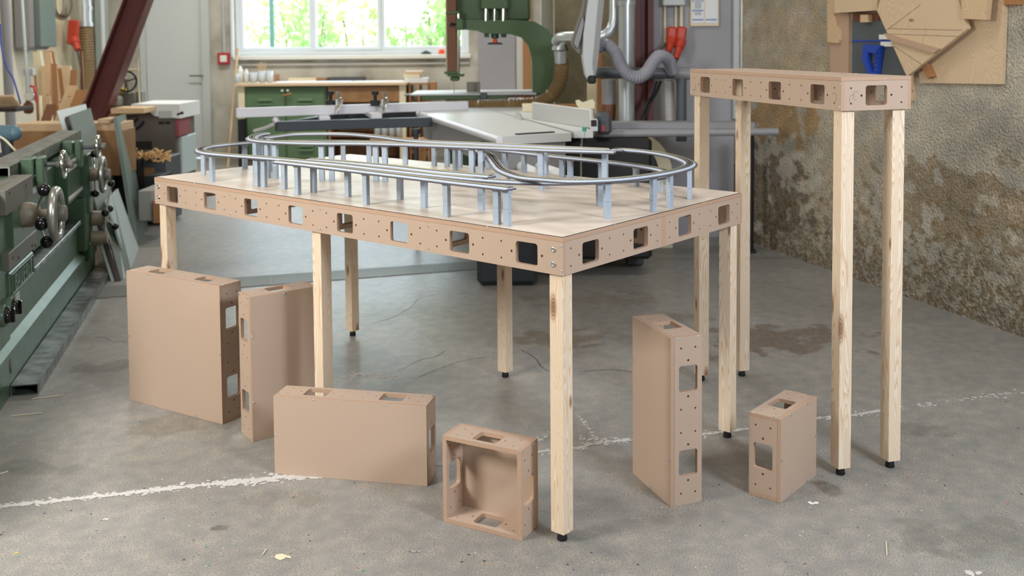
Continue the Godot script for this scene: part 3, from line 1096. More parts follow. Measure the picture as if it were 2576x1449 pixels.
func build_boxes() -> void:
	var X := Vector3.RIGHT
	var Y := Vector3.UP
	var Z := Vector3.BACK
	var H := FH + T
	var list := [
		[-1.4709, 3.8432, -0.5447, 2, 2, Basis(X, Z, -Y), Vector3(0, 2 * U, -H), "large square fibreboard box standing on edge beside the green machine"],
		[-0.8927, 3.4187, 0.6422, 2, 1, Basis(Y, Z, X), Vector3(0, 0, -H), "tall fibreboard box on end behind the long low box"],
		[-0.7589, 3.1622, -0.2029, 2, 1, Basis(X, Z, -Y), Vector3(0, U, -H), "long fibreboard box lying on its long side with two cutouts on top"],
		[-0.2044, 2.8311, -0.4892, 1, 1, Basis(Y, -Z, -X), Vector3(U, 0, 0), "small square fibreboard box with its open inside showing"],
		[0.4528, 2.9086, 0.3372, 2, 1, Basis(Y, -X, Z), Vector3(H, 0, -U), "tall slim fibreboard box standing on end beneath the right edge of the table"],
		[0.6998, 2.9939, -0.6992, 1, 1, Basis(Z, X, Y), Vector3(0, 0, -U), "small closed fibreboard box standing next to the legs of the tall stand"]]
	for a in list:
		var w: float = a[2]
		var b := Basis(Vector3(cos(w), 0, -sin(w)), Vector3.UP, Vector3(sin(w), 0, cos(w)))
		var t := thing("module_box", a[7], "box", Transform3D(b, Vector3(a[0], 0.0005, -a[1])), "spare fibreboard module boxes on the floor")
		module_box(t, a[3], a[4], Transform3D(a[5], a[6]))

# ---------- model railway on the table ----------
func sweep(st: SurfaceTool, pts: Array, prof: Array) -> void:   # profile [across, up], counter-clockwise seen along the way
	var rings := []
	for i in pts.size():
		var t: Vector3 = pts[mini(i + 1, pts.size() - 1)] - pts[maxi(i - 1, 0)]
		t.y = 0
		t = t.normalized()
		var side := t.cross(Vector3.UP)
		var r := []
		for p in prof:
			r.append(pts[i] + side * p[0] + Vector3.UP * p[1])
		rings.append(r)
	var n := prof.size()
	for i in rings.size() - 1:
		for j in n:
			var k := (j + 1) % n
			quad(st, rings[i][k], rings[i][j], rings[i + 1][j], rings[i + 1][k])
	for j in range(1, n - 1):
		tri(st, rings[0][0], rings[0][j], rings[0][j + 1])
		tri(st, rings[-1][0], rings[-1][j + 1], rings[-1][j])
var lines := []   # centre lines of all tracks, at the underside of the deck
func track(called: String, label: String, h: float, px: Array, loop := false) -> void:   # px: [x, y] or [x, y, height over the table]
	var pts := []
	for p in px:
		var y: float = TOP + (p[2] if p.size() > 2 else h)
		pts.append(G(p[0], p[1], y + 0.012) - Vector3(0, 0.012, 0))
	var line := smooth_line(pts, 0.012, loop)
	if loop:
		line.append(line[0])
	lines.append(line.duplicate())
	var o: Vector3 = line[0]
	for i in line.size():
		line[i] -= o
	var t := thing(called, label, "track", Transform3D(Basis(), o), "model railway viaduct tracks")
	var st := S()
	sweep(st, line, [[-0.023, 0.0], [0.023, 0.0], [0.0255, 0.002], [0.0255, 0.005], [-0.0255, 0.005], [-0.0255, 0.002]])
	obj("viaduct_deck", st, M.deck_grey, t)
	st = S()
	sweep(st, line, [[-0.019, 0.0048], [0.019, 0.0048], [0.0145, 0.0095], [-0.0145, 0.0095]])
	obj("roadbed", st, M.ballast, t)
	for s in [-1, 1]:
		st = S()
		var c: float = 0.0058 * s
		sweep(st, line, [[c - 0.0005, 0.0102], [c + 0.0005, 0.0102], [c + 0.0005, 0.0122], [c - 0.0005, 0.0122]])
		obj("rail", st, M.rail, t)
	st = S()
	var left := 0.0
	for i in line.size() - 1:
		var a: Vector3 = line[i]
		var b: Vector3 = line[i + 1]
		var d := a.distance_to(b)
		while left < d:
			var f := (b - a).normalized()
			bx(st, a + f * left + Vector3(0, 0.0098, 0), Vector3(0.0225, 0.0014, 0.0026), Basis(f.cross(Vector3.UP), Vector3.UP, -f))
			left += 0.0068
		left -= d
	obj("sleepers", st, M.sleeper, t).set_meta("kind", "stuff")
var pier_cache := {}
func pier_proto(h: float) -> Node3D:
	var n := maxi(1, int(round(h / 0.05)))
	var t := Node3D.new()
	var sh := (h - 0.006) / n
	for i in n:
		var st := S()
		bb(st, Vector3(0, sh * (i + 0.5), 0), Vector3(0.0195, sh - 0.0003, 0.0145), 0.0004)
		var seg := obj("segment", st, M.pier_grey, t)
		st = S()
		for e in [-1, 1]:
			cyl(st, Vector3(0.0098 * e, sh * (i + 0.75), 0), Vector3(0.0101 * e, sh * (i + 0.75), 0), 0.0012, -1.0, 8)
		obj("screw_hole", st, M.pier_dot, seg).set_meta("kind", "stuff")
	var st := S()
	bb(st, Vector3(0, h - 0.003, 0), Vector3(0.024, 0.006, 0.019), 0.001)
	obj("cap", st, M.pier_grey, t)
	return t
var stood := []
func pier(x: float, y: float, label: String, group: String) -> void:   # stands under the nearest track
	var p := G(x, y - 1.5, TOP)
	var best := 1e9
	var at := p
	var dir := Vector3.RIGHT
	var h := 0.1
	for l in lines:
		for i in range(1, l.size() - 1):
			var v: Vector3 = l[i]
			var d := Vector2(v.x - p.x, v.z - p.z).length() + 0.25 * absf(v.x / -v.z - p.x / -p.z) * 3.0
			if d < best and not stood.any(func(q): return Vector2(v.x - q.x, v.z - q.z).length() < 0.03):
				best = d
				at = Vector3(v.x, TOP, v.z)
				dir = (l[i + 1] - l[i - 1]).normalized()
				h = v.y - TOP
	stood.append(at)
	var key := int(round(h * 250))
	if not pier_cache.has(key):
		pier_cache[key] = pier_proto(key / 250.0)
	var t: Node3D = pier_cache[key].duplicate()
	t.name = numbered("viaduct_pier")
	add_child(t)
	t.transform = Transform3D(Basis(Vector3.UP, atan2(-dir.z, dir.x)), at)
	tag(t, label, "pier", group)
func build_tracks() -> void:
	track("front_siding", "dead-end viaduct track along the long edge of the table", 0.1, [[1284, 469], [1160, 455], [1050, 442], [920, 427], [790, 412], [700, 402]])
	track("oval_track", "large oval of single viaduct track on medium piers", 0.1, [[1500, 452, 0.072], [1400, 455, 0.077], [1300, 453, 0.085], [1200, 446, 0.092], [1080, 434], [960, 421], [850, 409], [740, 399], [640, 391], [560, 385], [518, 380], [504, 373], [520, 366], [570, 360], [640, 355, 0.098], [760, 352, 0.094], [900, 353, 0.088], [1040, 358, 0.082], [1180, 367, 0.078], [1289, 377, 0.073], [1400, 390, 0.07], [1500, 400, 0.068], [1600, 412, 0.067], [1660, 422, 0.067], [1682, 431, 0.067], [1660, 440, 0.067], [1600, 447, 0.069]], true)
	track("inner_siding", "short dead-end viaduct track inside the oval", 0.1, [[1235, 439], [1100, 427], [980, 414], [870, 404], [780, 397]])
	track("high_front_track", "high viaduct track with a hooked loop end, on the tallest piers", 0.134, [[672, 332], [650, 335], [637, 340], [634, 345], [648, 350], [700, 354], [800, 357], [900, 357], [1000, 359], [1120, 363], [1250, 368], [1400, 374], [1546, 378]])
	track("high_rear_track", "high viaduct track arching away behind the hooked one", 0.134, [[674, 342], [732, 335], [800, 333], [880, 334], [960, 341], [1020, 349], [1100, 354], [1250, 360], [1400, 367], [1530, 373]])
	track("ramp_track", "viaduct track of the wide end curve that swings back in an S bend", 0.106, [[1549, 373, 0.112], [1562, 372.5, 0.108], [1630, 378], [1690, 388], [1728, 401], [1734, 411], [1708, 422], [1650, 434], [1575, 444], [1500, 449], [1430, 450], [1369, 446, 0.1], [1311, 440, 0.097], [1266, 424, 0.095], [1248, 406, 0.094], [1234, 388, 0.092], [1212, 377, 0.09], [1182, 371, 0.088], [1140, 367, 0.086]])
	var lab_front := "grey model viaduct pier under the track along the table's long edge"
	var lab_high := "tall grey model viaduct pier under the high tracks"
	var lab_curve := "grey model viaduct pier under the wide end curve"
	var lab_back := "grey model viaduct pier under the rear stretch of the oval"
	for p in [[518, 441], [549, 457], [638, 472], [674, 468], [712, 479], [751, 490], [802, 484], [859, 499], [923, 516], [1001, 505], [1065, 525], [1123, 546], [1210, 531], [1279, 571], [1297, 553], [1331, 512]]:
		pier(p[0], p[1], lab_front, "piers of the front track")
	for p in [[645, 430], [682, 448], [703, 445], [718, 440], [816, 454], [828, 451], [864, 404], [936, 405], [963, 461], [981, 452], [1091, 419], [1145, 425], [1183, 471], [1197, 466], [1313, 436], [1367, 477], [1378, 468], [1481, 464], [1540, 480]]:
		pier(p[0], p[1], lab_high, "piers of the high tracks")
	for p in [[1531, 553], [1648, 536], [1687, 524], [1727, 502], [1599, 469], [1253, 489]]:
		pier(p[0], p[1], lab_curve, "piers of the end curve")
	for p in [[608, 424], [658, 424], [669, 429], [1034, 409], [1120, 421], [1164, 428], [1216, 431], [1277, 429], [1417, 445], [1435, 445], [1500, 518], [1637, 504], [1668, 480]]:
		pier(p[0], p[1], lab_back, "piers of the oval's rear stretch")

# ---------- green woodworking machine ----------
func hand_wheel(t: Node3D, c: Vector3, r: float, rim: float, spokes := 3) -> Node3D:   # axis along z
	var w := Node3D.new()
	w.name = "hand_wheel"
	w.transform = Transform3D(Basis(), c)
	t.add_child(w, true)
	var st := S()
	torus(st, Transform3D(), r - rim, rim, 36, 12)
	obj("rim", st, M.wheel_steel if r > 0.1 else M.chrome, w)
	for k in spokes:
		st = S()
		var a := TAU * k / spokes + 0.5
		cyl(st, Vector3(cos(a), sin(a), -0.2) * r * 0.15, Vector3(cos(a) * (r - rim), sin(a) * (r - rim), 0), rim * 0.7, rim * 0.5, 10)
		obj("spoke", st, M.dark_green, w)
	st = S()
	lathe(st, [[0.0, -0.03], [r * 0.2, -0.03], [r * 0.24, -0.01], [r * 0.3, 0.0], [r * 0.3, 0.034], [r * 0.25, 0.04], [0.0, 0.036]], Transform3D(Basis(Vector3.RIGHT, PI / 2), Vector3()), 20)
	obj("hub", st, M.cast_grey, w)
	return w
func star_handle(t: Node3D, c: Vector3, r: float, out: float, angles: Array, br: float) -> void:
	for a in angles:
		var l := Node3D.new()
		l.name = "ball_lever"
		t.add_child(l, true)
		var e := c + Vector3(cos(a) * r, sin(a) * r, out)
		var st := S()
		cyl(st, c, e, 0.0065, 0.005, 10)
		obj("rod", st, M.chrome, l)
		st = S()
		ball(st, e, br, 16)
		obj("ball_knob", st, M.black_knob, l)
func build_machine() -> void:
	var o := G(5, 1027)
	var e := G(229, 700)
	var x := (e - o).normalized()
	var xf := Transform3D(Basis(x, Vector3.UP, x.cross(Vector3.UP)), o)
	var t := thing("woodworking_machine", "long green cast-iron woodworking machine with chrome hand wheels and black ball levers", "machine", xf)
	var st := S()   # bed: plinth, sloping ledge, upper part
	prism(st, PackedVector2Array([Vector2(0, 0), Vector2(0, 0.165), Vector2(-0.028, 0.195), Vector2(-0.03, 0.36), Vector2(-0.5, 0.36), Vector2(-0.5, 0)]), -2.36, 1.2, Transform3D(Basis(Vector3(0, 0, 1), Vector3.UP, Vector3(-1, 0, 0)), Vector3()))
	obj("bed", st, M.machine_green, t)
	st = S()
	b2(st, -1.2, 0.685, 0.34, 0.505, -0.5, -0.012, 0.012)
	b2(st, -1.2, 0.20, 0.2, 0.36, -0.2, -0.004, 0.01)
	obj("head_base", st, M.machine_green, t)
	st = S()   # ground slideways
	b2(st, 0.69, 2.25, 0.36, 0.385, -0.06, -0.004, 0.003)
	b2(st, 0.69, 2.25, 0.345, 0.362, -0.26, -0.05, 0.002)
	b2(st, 0.69, 2.25, 0.36, 0.40, -0.34, -0.26, 0.003)
	obj("slideway", st, M.worn_steel, t)
	st = S()
	b2(st, -0.6, 0.62, 0.505, 0.80, -0.46, -0.02, 0.012)
	obj("head_stock", st, M.machine_green, t)
	st = S()
	b2(st, 0.16, 0.66, 0.70, 0.80, -0.08, 0.004, 0.003)
	obj("upper_gib", st, M.cast_grey, t)
	st = S()
	b2(st, 0.18, 0.70, 0.478, 0.55, -0.08, 0.004, 0.003)
	obj("lower_gib", st, M.cast_grey, t)
	st = S()
	b2(st, 0.285, 0.66, 0.545, 0.70, -0.08, 0.0, 0.003)
	obj("slide_plate", st, M.machine_green, t)
	for p in [[0.24, 0.52], [0.60, 0.50], [0.22, 0.78], [0.52, 0.77], [0.66, 0.49], [0.34, 0.50]]:
		st = S()
		cyl(st, Vector3(p[0], p[1], 0.0), Vector3(p[0], p[1], 0.007), 0.007, 0.006, 10)
		obj("bolt", st, M.dark_grey, t)
	# raised maker's plate
	st = S()
	b2(st, 0.20, 0.64, 0.365, 0.468, -0.02, 0.0, 0.006)
	var np := obj("name_plate", st, M.machine_green, t)
	var tm := TextMesh.new()
	tm.text = "BAUERLE"
	tm.font_size = 42
	tm.pixel_size = 0.0019
	tm.depth = 0.006
	var sf := SystemFont.new()
	sf.font_names = PackedStringArray(["Droid Sans"])
	sf.font_weight = 700
	tm.font = sf
	inst("lettering", tm, M.machine_green, np, Transform3D(Basis().scaled(Vector3(0.98, 1.15, 1)), Vector3(0.42, 0.416, 0.003)))
	st = S()
	for b in [[0.225, 0.615, 0.376, 0.382], [0.225, 0.615, 0.452, 0.458], [0.218, 0.225, 0.376, 0.458], [0.615, 0.622, 0.376, 0.458]]:
		b2(st, b[0], b[1], b[2], b[3], -0.002, 0.005, 0.001)
	obj("plate_border", st, M.machine_green, np)
	st = S()
	b2(st, 0.41, 0.475, 0.295, 0.345, -0.03, -0.025)
	obj("type_plate", st, M.light_grey, t)
	for p in [[0.06, 0.335], [0.18, 0.336]]:   # rotary switches
		var sw := Node3D.new()
		sw.name = "rotary_switch"
		sw.transform = Transform3D(Basis(), Vector3(p[0], p[1], -0.004))
		t.add_child(sw, true)
		st = S()
		lathe(st, [[0.042, -0.03], [0.042, 0.012], [0.036, 0.018], [0.033, 0.004], [0.0, 0.004]], Transform3D(Basis(Vector3.RIGHT, PI / 2), Vector3()), 24)
		obj("socket", st, M.machine_green, sw)
		st = S()
		lathe(st, [[0.028, 0.0], [0.03, 0.02], [0.026, 0.034], [0.0, 0.038]], Transform3D(Basis(Vector3.RIGHT, PI / 2), Vector3()), 20)
		bb(st, Vector3(0, 0, 0.038), Vector3(0.014, 0.054, 0.02), 0.004)
		obj("knob", st, M.black_knob, sw)
	st = S()
	lathe(st, [[0.0, 0.0], [0.026, 0.0], [0.026, 0.003], [0.0, 0.004]], Transform3D(Basis(Vector3.RIGHT, PI / 2).scaled(Vector3(0.6, 1.1, 1)), Vector3(0.16, 0.112, 0.0)), 20)
	obj("cover_disc", st, M.cast_grey, t)
	# first feed: casting, star levers, big wheel
	st = S()
	lathe(st, [[0.052, -0.01], [0.052, 0.03], [0.042, 0.05], [0.034, 0.06], [0.0, 0.062]], Transform3D(Basis(Vector3.RIGHT, PI / 2), Vector3(0.46, 0.655, 0.005)), 24)
	cyl(st, Vector3(0.46, 0.655, 0.05), Vector3(0.44, 0.66, 0.13), 0.02)
	obj("feed_casting", st, M.cast_beige, t)
	star_handle(t, Vector3(0.45, 0.655, 0.05), 0.115, 0.045, [PI * 0.62, PI * 1.06, PI * 1.45], 0.027)
	hand_wheel(t, Vector3(0.40, 0.664, 0.14), 0.114, 0.019)
	# uprights and second carriage
	st = S()
	b2(st, 0.80, 1.30, 0.36, 0.70, -0.34, -0.10, 0.01)
	b2(st, 0.95, 1.78, 0.40, 0.745, -0.42, -0.06, 0.008)
	obj("pedestal", st, M.dark_green, t)
	for p in [[1.35, 0.52], [1.55, 0.50], [1.45, 0.44]]:
		st = S()
		cyl(st, Vector3(p[0], p[1], -0.062), Vector3(p[0], p[1], -0.052), 0.014, -1.0, 12)
		obj("bolt", st, M.dark_grey, t)
	st = S()
	b2(st, 0.72, 1.05, 0.62, 0.78, -0.36, -0.02, 0.01)
	obj("near_clamp_base", st, M.machine_green, t)
	st = S()
	b2(st, 0.74, 1.06, 0.70, 0.724, -0.35, -0.012, 0.003)
	obj("scale_strip", st, M.alu, t)
	st = S()
	b2(st, 1.55, 2.02, 0.52, 0.765, -0.36, -0.005, 0.008)
	obj("far_carriage", st, M.dark_green, t)
	for yy in [0.695, 0.727, 0.545]:
		st = S()
		b2(st, 1.56, 2.0, yy, yy + 0.02, -0.3, 0.0, 0.002)
		obj("scale_strip", st, M.alu, t)
	st = S()
	b2(st, 2.02, 2.16, 0.40, 0.74, -0.3, 0.03, 0.008)
	b2(st, 1.95, 2.2, 0.20, 0.50, -0.12, 0.015, 0.008)
	obj("apron", st, M.machine_green, t)
	st = S()
	b2(st, 2.0, 2.24, 0.14, 0.24, -0.1, 0.03, 0.01)
	obj("apron_foot", st, M.dark_green, t)
	# clamp jaws with screws and small wheels
	for p in [[0.85, 0.80, 0.75, 0.832], [1.87, 0.776, 1.80, 0.806]]:
		st = S()
		b2(st, p[0] - 0.05, p[0] + 0.05, p[1] - 0.03, p[1] + 0.055, -0.075, -0.02, 0.006)
		obj("jaw", st, M.machine_green, t)
		st = S()
		b2(st, p[0] - 0.045, p[0] + 0.045, p[1] - 0.09, p[1] + 0.058, -0.012, 0.022, 0.006)
		obj("jaw_post", st, M.machine_green, t)
		st = S()
		cyl(st, Vector3(p[0], p[1] + 0.02, -0.02), Vector3(p[0] - 0.01, p[1] + 0.02, 0.10), 0.011)
		obj("clamp_screw", st, M.dark_grey, t)
		hand_wheel(t, Vector3(p[2] + 0.06, p[1] + 0.022, 0.105), 0.066, 0.010)
	# second feed
	st = S()
	cyl(st, Vector3(2.08, 0.62, 0.02), Vector3(2.08, 0.62, 0.075), 0.042, 0.036, 20)
	cyl(st, Vector3(2.08, 0.62, 0.07), Vector3(2.02, 0.625, 0.13), 0.02)
	obj("feed_casting", st, M.cast_beige, t)
	star_handle(t, Vector3(2.08, 0.62, 0.05), 0.115, 0.0, [PI * 0.45, PI * 1.55, PI * 0.02], 0.022)
	hand_wheel(t, Vector3(1.98, 0.628, 0.11), 0.105, 0.014)
	for p in [[2.16, 0.355, 0.02], [2.12, 0.245, 0.02]]:
		st = S()
		cyl(st, Vector3(p[0], p[1], p[2]), Vector3(p[0], p[1], p[2] + 0.06), 0.045, 0.04, 20)
		cyl(st, Vector3(p[0], p[1], p[2] + 0.05), Vector3(p[0], p[1], p[2] + 0.085), 0.034, 0.032, 20)
		obj("feed_casting", st, M.cast_beige, t)
	star_handle(t, Vector3(2.16, 0.355, 0.09), 0.2, 0.03, [PI * 0.40, PI * 1.86], 0.021)
	star_handle(t, Vector3(2.14, 0.345, 0.09), 0.09, 0.02, [PI * 0.2], 0.021)
	star_handle(t, Vector3(2.12, 0.245, 0.09), 0.15, 0.01, [PI * 0.55], 0.022)
	star_handle(t, Vector3(2.2, 0.30, 0.08), 0.26, 0.05, [PI * 1.62, PI * 1.68], 0.021)
	# grease fitting hose and motor at the near end
	st = S()
	b2(st, 0.3, 0.9, 0.80, 0.86, -0.75, -0.55, 0.01)
	b2(st, 0.0, 1.4, 0.55, 0.83, -0.62, -0.47, 0.01)
	obj("rear_guide", st, M.machine_green, t)
	# steel section lying in the clamps
	var s := thing("steel_section", "grey rectangular steel tube lying across the top of the green machine", "steel tube", xf)
	st = S()
	hollow(st, 0.62, 2.5, 0.785, 0.84, -0.20, -0.078, 0.006)
	obj("section_body", st, M.worn_steel, s)
	# steel tube on the floor along the bed
	var a := G(62, 995)
	var b := G(262, 688)
	var fx := (b - a).normalized()
	var f := thing("floor_tube", "long rectangular steel tube lying on the floor along the green machine", "steel tube", Transform3D(Basis(fx, Vector3.UP, fx.cross(Vector3.UP)), a + Vector3(0, 0.0005, 0)))
	st = S()
	hollow(st, 0.0, a.distance_to(b) + 0.25, 0.0, 0.042, -0.05, 0.05, 0.004)
	obj("tube_body", st, M.worn_steel, f)
	# blue-grey motor and hoses behind the machine
	var mp := P(14, 335, 5.6)
	var mo := thing("feed_motor", "blue-grey electric motor standing on the rear of the green machine", "motor", Transform3D(Basis(), mp))
	st = S()
	cyl(st, Vector3(-0.12, 0, 0), Vector3(0.045, 0, 0), 0.045, 0.045, 20)
	ball(st, Vector3(0.045, 0, 0), 0.044)
	obj("motor_body", st, M.blue_grey, mo)
	st = S()
	cyl(st, Vector3(0.005, -0.02, 0), Vector3(0.01, -0.12, 0), 0.034, 0.03)
	b2(st, -0.06, 0.06, -0.16, -0.11, -0.05, 0.05, 0.008)
	cyl(st, Vector3(0.01, -0.15, 0), Vector3(0.01, 0.362 - mp.y, 0), 0.04)
	obj("motor_column", st, M.anthracite, mo)
	st = S()
	tube(st, smooth_line([P(-20, 335, 5.2), P(10, 350, 5.2), P(32, 372, 5.2), P(52, 392, 5.25)]), 0.006, 8)
	tag(obj("air_hose", st, M.cream), "thin cream hose hanging in front of the blue-grey motor", "hose")
func hollow(st: SurfaceTool, x0: float, x1: float, y0: float, y1: float, z0: float, z1: float, w: float) -> void:   # rectangular tube along x
	var q := [Vector2(y0, z0), Vector2(y0, z1), Vector2(y1, z1), Vector2(y1, z0)]
	var r := [Vector2(y0 + w, z0 + w), Vector2(y0 + w, z1 - w), Vector2(y1 - w, z1 - w), Vector2(y1 - w, z0 + w)]
	for i in 4:
		var j := (i + 1) % 4
		var a: Vector2 = q[i]
		var b: Vector2 = q[j]
		var c: Vector2 = r[i]
		var d: Vector2 = r[j]
		quad(st, Vector3(x0, a.x, a.y), Vector3(x1, a.x, a.y), Vector3(x1, b.x, b.y), Vector3(x0, b.x, b.y))
		quad(st, Vector3(x0, d.x, d.y), Vector3(x1, d.x, d.y), Vector3(x1, c.x, c.y), Vector3(x0, c.x, c.y))
		for x in [x0, x1]:
			var k := [Vector3(x, a.x, a.y), Vector3(x, b.x, b.y), Vector3(x, d.x, d.y), Vector3(x, c.x, c.y)]
			if x == x0:
				quad(st, k[0], k[1], k[2], k[3])
			else:
				quad(st, k[3], k[2], k[1], k[0])

# ---------- helpers for things read off the picture: a box whose front face stands at depth d ----------
func pbox(st: SurfaceTool, x0: float, y0: float, x1: float, y1: float, d: float, deep: float, bev := 0.004) -> void:
	var m := (x0 + x1) * 0.5
	var k := (y0 + y1) * 0.5
	b2(st, P(x0, k, d).x, P(x1, k, d).x, P(m, y1, d).y, P(m, y0, d).y, -d - deep, -d, bev)
func pthing(called: String, label: String, category: String, x0: float, y0: float, x1: float, y1: float, d: float, deep: float, m: Material, bev := 0.004, group := "") -> MeshInstance3D:
	var st := S()
	pbox(st, x0, y0, x1, y1, d, deep, bev)
	var o := obj(called, st, m)
	tag(o, label, category, group)
	return o
func lean(called: String, label: String, category: String, px: Array, thick: float, m: Material, top_d: float, group := "") -> Node3D:   # px: top left, bottom left, bottom right, top right; foot on the floor
	var q := [P(px[0][0], px[0][1], top_d), G(px[1][0], px[1][1], 0.002), G(px[2][0], px[2][1], 0.002)]
	q.append(hit(px[3][0], px[3][1], q[0], (q[1] - q[0]).cross(q[2] - q[0]).normalized()))
	var st := S()
	slab(st, q, thick)
	var o := obj(called, st, m)
	tag(o, label, category, group)
	return o
func build_left_corner() -> void:
	var st := S()
	# brown chest on a dark trestle
	var t := thing("plywood_chest", "long brown plywood chest on a dark trestle behind the green machine", "chest")
	st = S()
	pbox(st, 25, 330, 302, 443, 7.0, 0.3, 0.004)
	obj("chest_body", st, M.brown_ply, t)
	st = S()
	pbox(st, 38, 311, 300, 331, 7.02, 0.27, 0.003)
	obj("lid", st, M.board, t)
	for x in [60.0, 280.0]:
		var a := P(x, 400, 7.1)
		for z in [-7.07, -7.23]:
			st = S()
			b2(st, a.x - 0.04, a.x + 0.04, 0, 0.46, z - 0.04, z + 0.04)
			obj("trestle_leg", st, M.dark_brown, t)
	# sheets leaning on the chest
	lean("pale_sheet", "pale blue-grey sheet leaning behind the other sheets against the chest", "sheet", [[143, 279], [281, 708], [318, 700], [216, 261]], 0.008, M.pale_panel, 6.84)
	lean("dark_plank", "narrow dark brown plank leaning between the pale and the green-grey sheet", "plank", [[164, 294], [292, 708], [305, 706], [186, 288]], 0.03, M.dark_brown, 6.74)
	lean("grey_sheet", "tall green-grey sheet leaning against the brown chest", "sheet", [[174, 290], [300, 706], [333, 692], [228, 271]], 0.012, M.grey_panel, 6.69)
	lean("short_sheet", "short pale grey sheet leaning low beside the ball levers", "sheet", [[268, 504], [327, 684], [349, 625], [297, 474]], 0.012, M.pale_panel, 6.1)
	lean("weathered_board", "dark weathered wooden board leaning against the end of the chest", "board", [[294, 295], [346, 624], [374, 562], [315, 287]], 0.025, M.grey_panel, 6.9)
	st = S()
	pbox(st, 246, 310, 276, 322, 7.0, 0.2)
	tag(obj("offcut", st, M.board, null, Transform3D(Basis(), Vector3(0, 0.03, 0))), "small wooden offcut lying on the end of the brown chest", "offcut")
	# red steel brace
	var a := P(232, 312, 8.3)
	var b := P(352, -10, 8.3)
	var dir := (b - a).normalized()
	var lo := a - dir * (a.y / dir.y)
	var hi := a + dir * ((4.0 - a.y) / dir.y)
	t = thing("steel_brace", "dark red diagonal steel beam rising in front of the grey door", "beam", Transform3D(Basis(), lo))
	var xs := dir.cross(Vector3.BACK).normalized()
	var L := lo.distance_to(hi)
	var bas := Basis(xs, dir, xs.cross(dir))
	st = S()
	bx(st, Vector3(0, L * 0.5, 0), Vector3(0.15, L, 0.012))
	obj("web", st, M.red_steel, t, Transform3D(bas, Vector3()))
	for s in [-1, 1]:
		st = S()
		bb(st, Vector3(0.085 * s, L * 0.5, 0), Vector3(0.016, L, 0.15), 0.003)
		obj("flange", st, M.red_steel, t, Transform3D(bas, Vector3()))
	# board stock leaning on the left wall
	var stock := [[92, 130, 112, 330, 20, "cream", 9.2], [112, 166, 118, 330, 18, "board", 9.1], [118, 130, 146, 300, 16, "board", 9.15], [135, 160, 143, 330, 14, "brown_board", 8.9], [121, 128, 150, 300, 26, "brown_board", 9.4],
		[154, 165, 172, 330, 46, "plywood", 9.35], [150, 172, 168, 330, 10, "brown_board", 9.1], [186, 176, 172, 330, 17, "brown_board", 8.9], [203, 128, 212, 330, 6, "walnut", 9.0], [182, 215, 140, 330, 26, "board", 8.75], [205, 226, 165, 330, 26, "brown_board", 8.7],
		[128, 262, 108, 320, 22, "walnut", 8.6], [100, 240, 104, 330, 6, "cream", 8.8], [88, 190, 98, 330, 6, "brown_board", 8.85]]
	var what := ["wide cream board", "short pale board", "slim pale board", "slim brown board", "broad brown board", "broad plywood panel", "thin brown strip", "upright brown plank", "thin walnut strip", "slanting pale plank", "slanting brown plank", "short walnut board", "thin white strip", "thin brown lath"]
	for i in stock.size():
		var s: Array = stock[i]
		var d: float = s[6]
		var h: float = s[4] * 0.5
		var tl := P(s[0] - h, s[1], d + 0.25)
		var tr := P(s[0] + h, s[1], d + 0.25)
		var f: float = (330.0 - s[1]) / maxf(1.0, s[3] - s[1])
		var bxp: float = lerpf(s[0], s[2], f)
		var mid := P(bxp, 330, d + 0.08)
		var down: Vector3 = (mid - (tl + tr) * 0.5)
		var k: float = (tl.y - 0.005) / -down.y
		var shift := down * k
		st = S()
		slab(st, [tl, tl + shift, tr + shift, tr], 0.02)
		tag(obj("stock_board", st, M[s[5]]), what[i] + " among the timber leaning on the left wall", "board", "timber leaning in the left corner")
	# cream panel on the wall
	st = S()
	b2(st, -4.92, -4.9, 0.0, 2.6, -11.95, -10.55)
	tag(obj("wall_board", st, M.cream), "cream board panel covering the left wall behind the timber", "panel")
	# switch cabinet on the left wall
	t = thing("switch_cabinet", "grey electrical cabinet high on the left wall above the timber", "cabinet")
	var yb := P(95, 126, 10.1).y
	st = S()
	b2(st, -4.92, -4.72, yb, yb + 0.95, -10.5, -10.1, 0.03)
	obj("cabinet_body", st, M.duct_grey, t)
	st = S()
	b2(st, -4.72, -4.66, yb + 0.03, yb + 0.93, -10.49, -10.14, 0.006)
	obj("cabinet_door", st, M.grey_panel, t)
	# pipes on the wall at the picture's left edge
	st = S()
	cyl(st, Vector3(P(22, 100, 9.6).x, 0, -9.6), Vector3(P(6, 100, 9.6).x, 4.0, -9.6), 0.045)
	tag(obj("wall_pipe", st, M.duct_grey), "thick grey pipe running up beside the pressure gauge", "pipe")
	st = S()
	tube(st, smooth_line([P(0, 60, 9.4), P(4, 120, 9.4), P(18, 172, 9.4), P(34, 200, 9.4), P(52, 262, 9.4)]), 0.008, 8)
	tag(obj("blue_hose", st, M.blue_plastic), "thin blue air hose hanging beside the grey pipe", "hose")
	t = thing("pressure_regulator", "air pressure regulator with round white gauge and red lever", "regulator", Transform3D(Basis(), P(75, 242, 9.0)))
	st = S()
	cyl(st, Vector3(-0.02, 0.2, 0), Vector3(-0.05, 1.2, 0), 0.012)
	cyl(st, Vector3(-0.02, 0.02, -0.02), Vector3(-0.02, 0.24, -0.02), 0.022)
	obj("feed_pipe", st, M.zinc, t)
	st = S()
	cyl(st, Vector3(0, 0, -0.03), Vector3(0, 0, 0.012), 0.042, 0.042, 24)
	obj("gauge", st, M.zinc, t)
	st = S()
	cyl(st, Vector3(0, 0, 0.012), Vector3(0, 0, 0.014), 0.035, 0.035, 24)
	obj("gauge_dial", st, M.off_white, t)
	st = S()
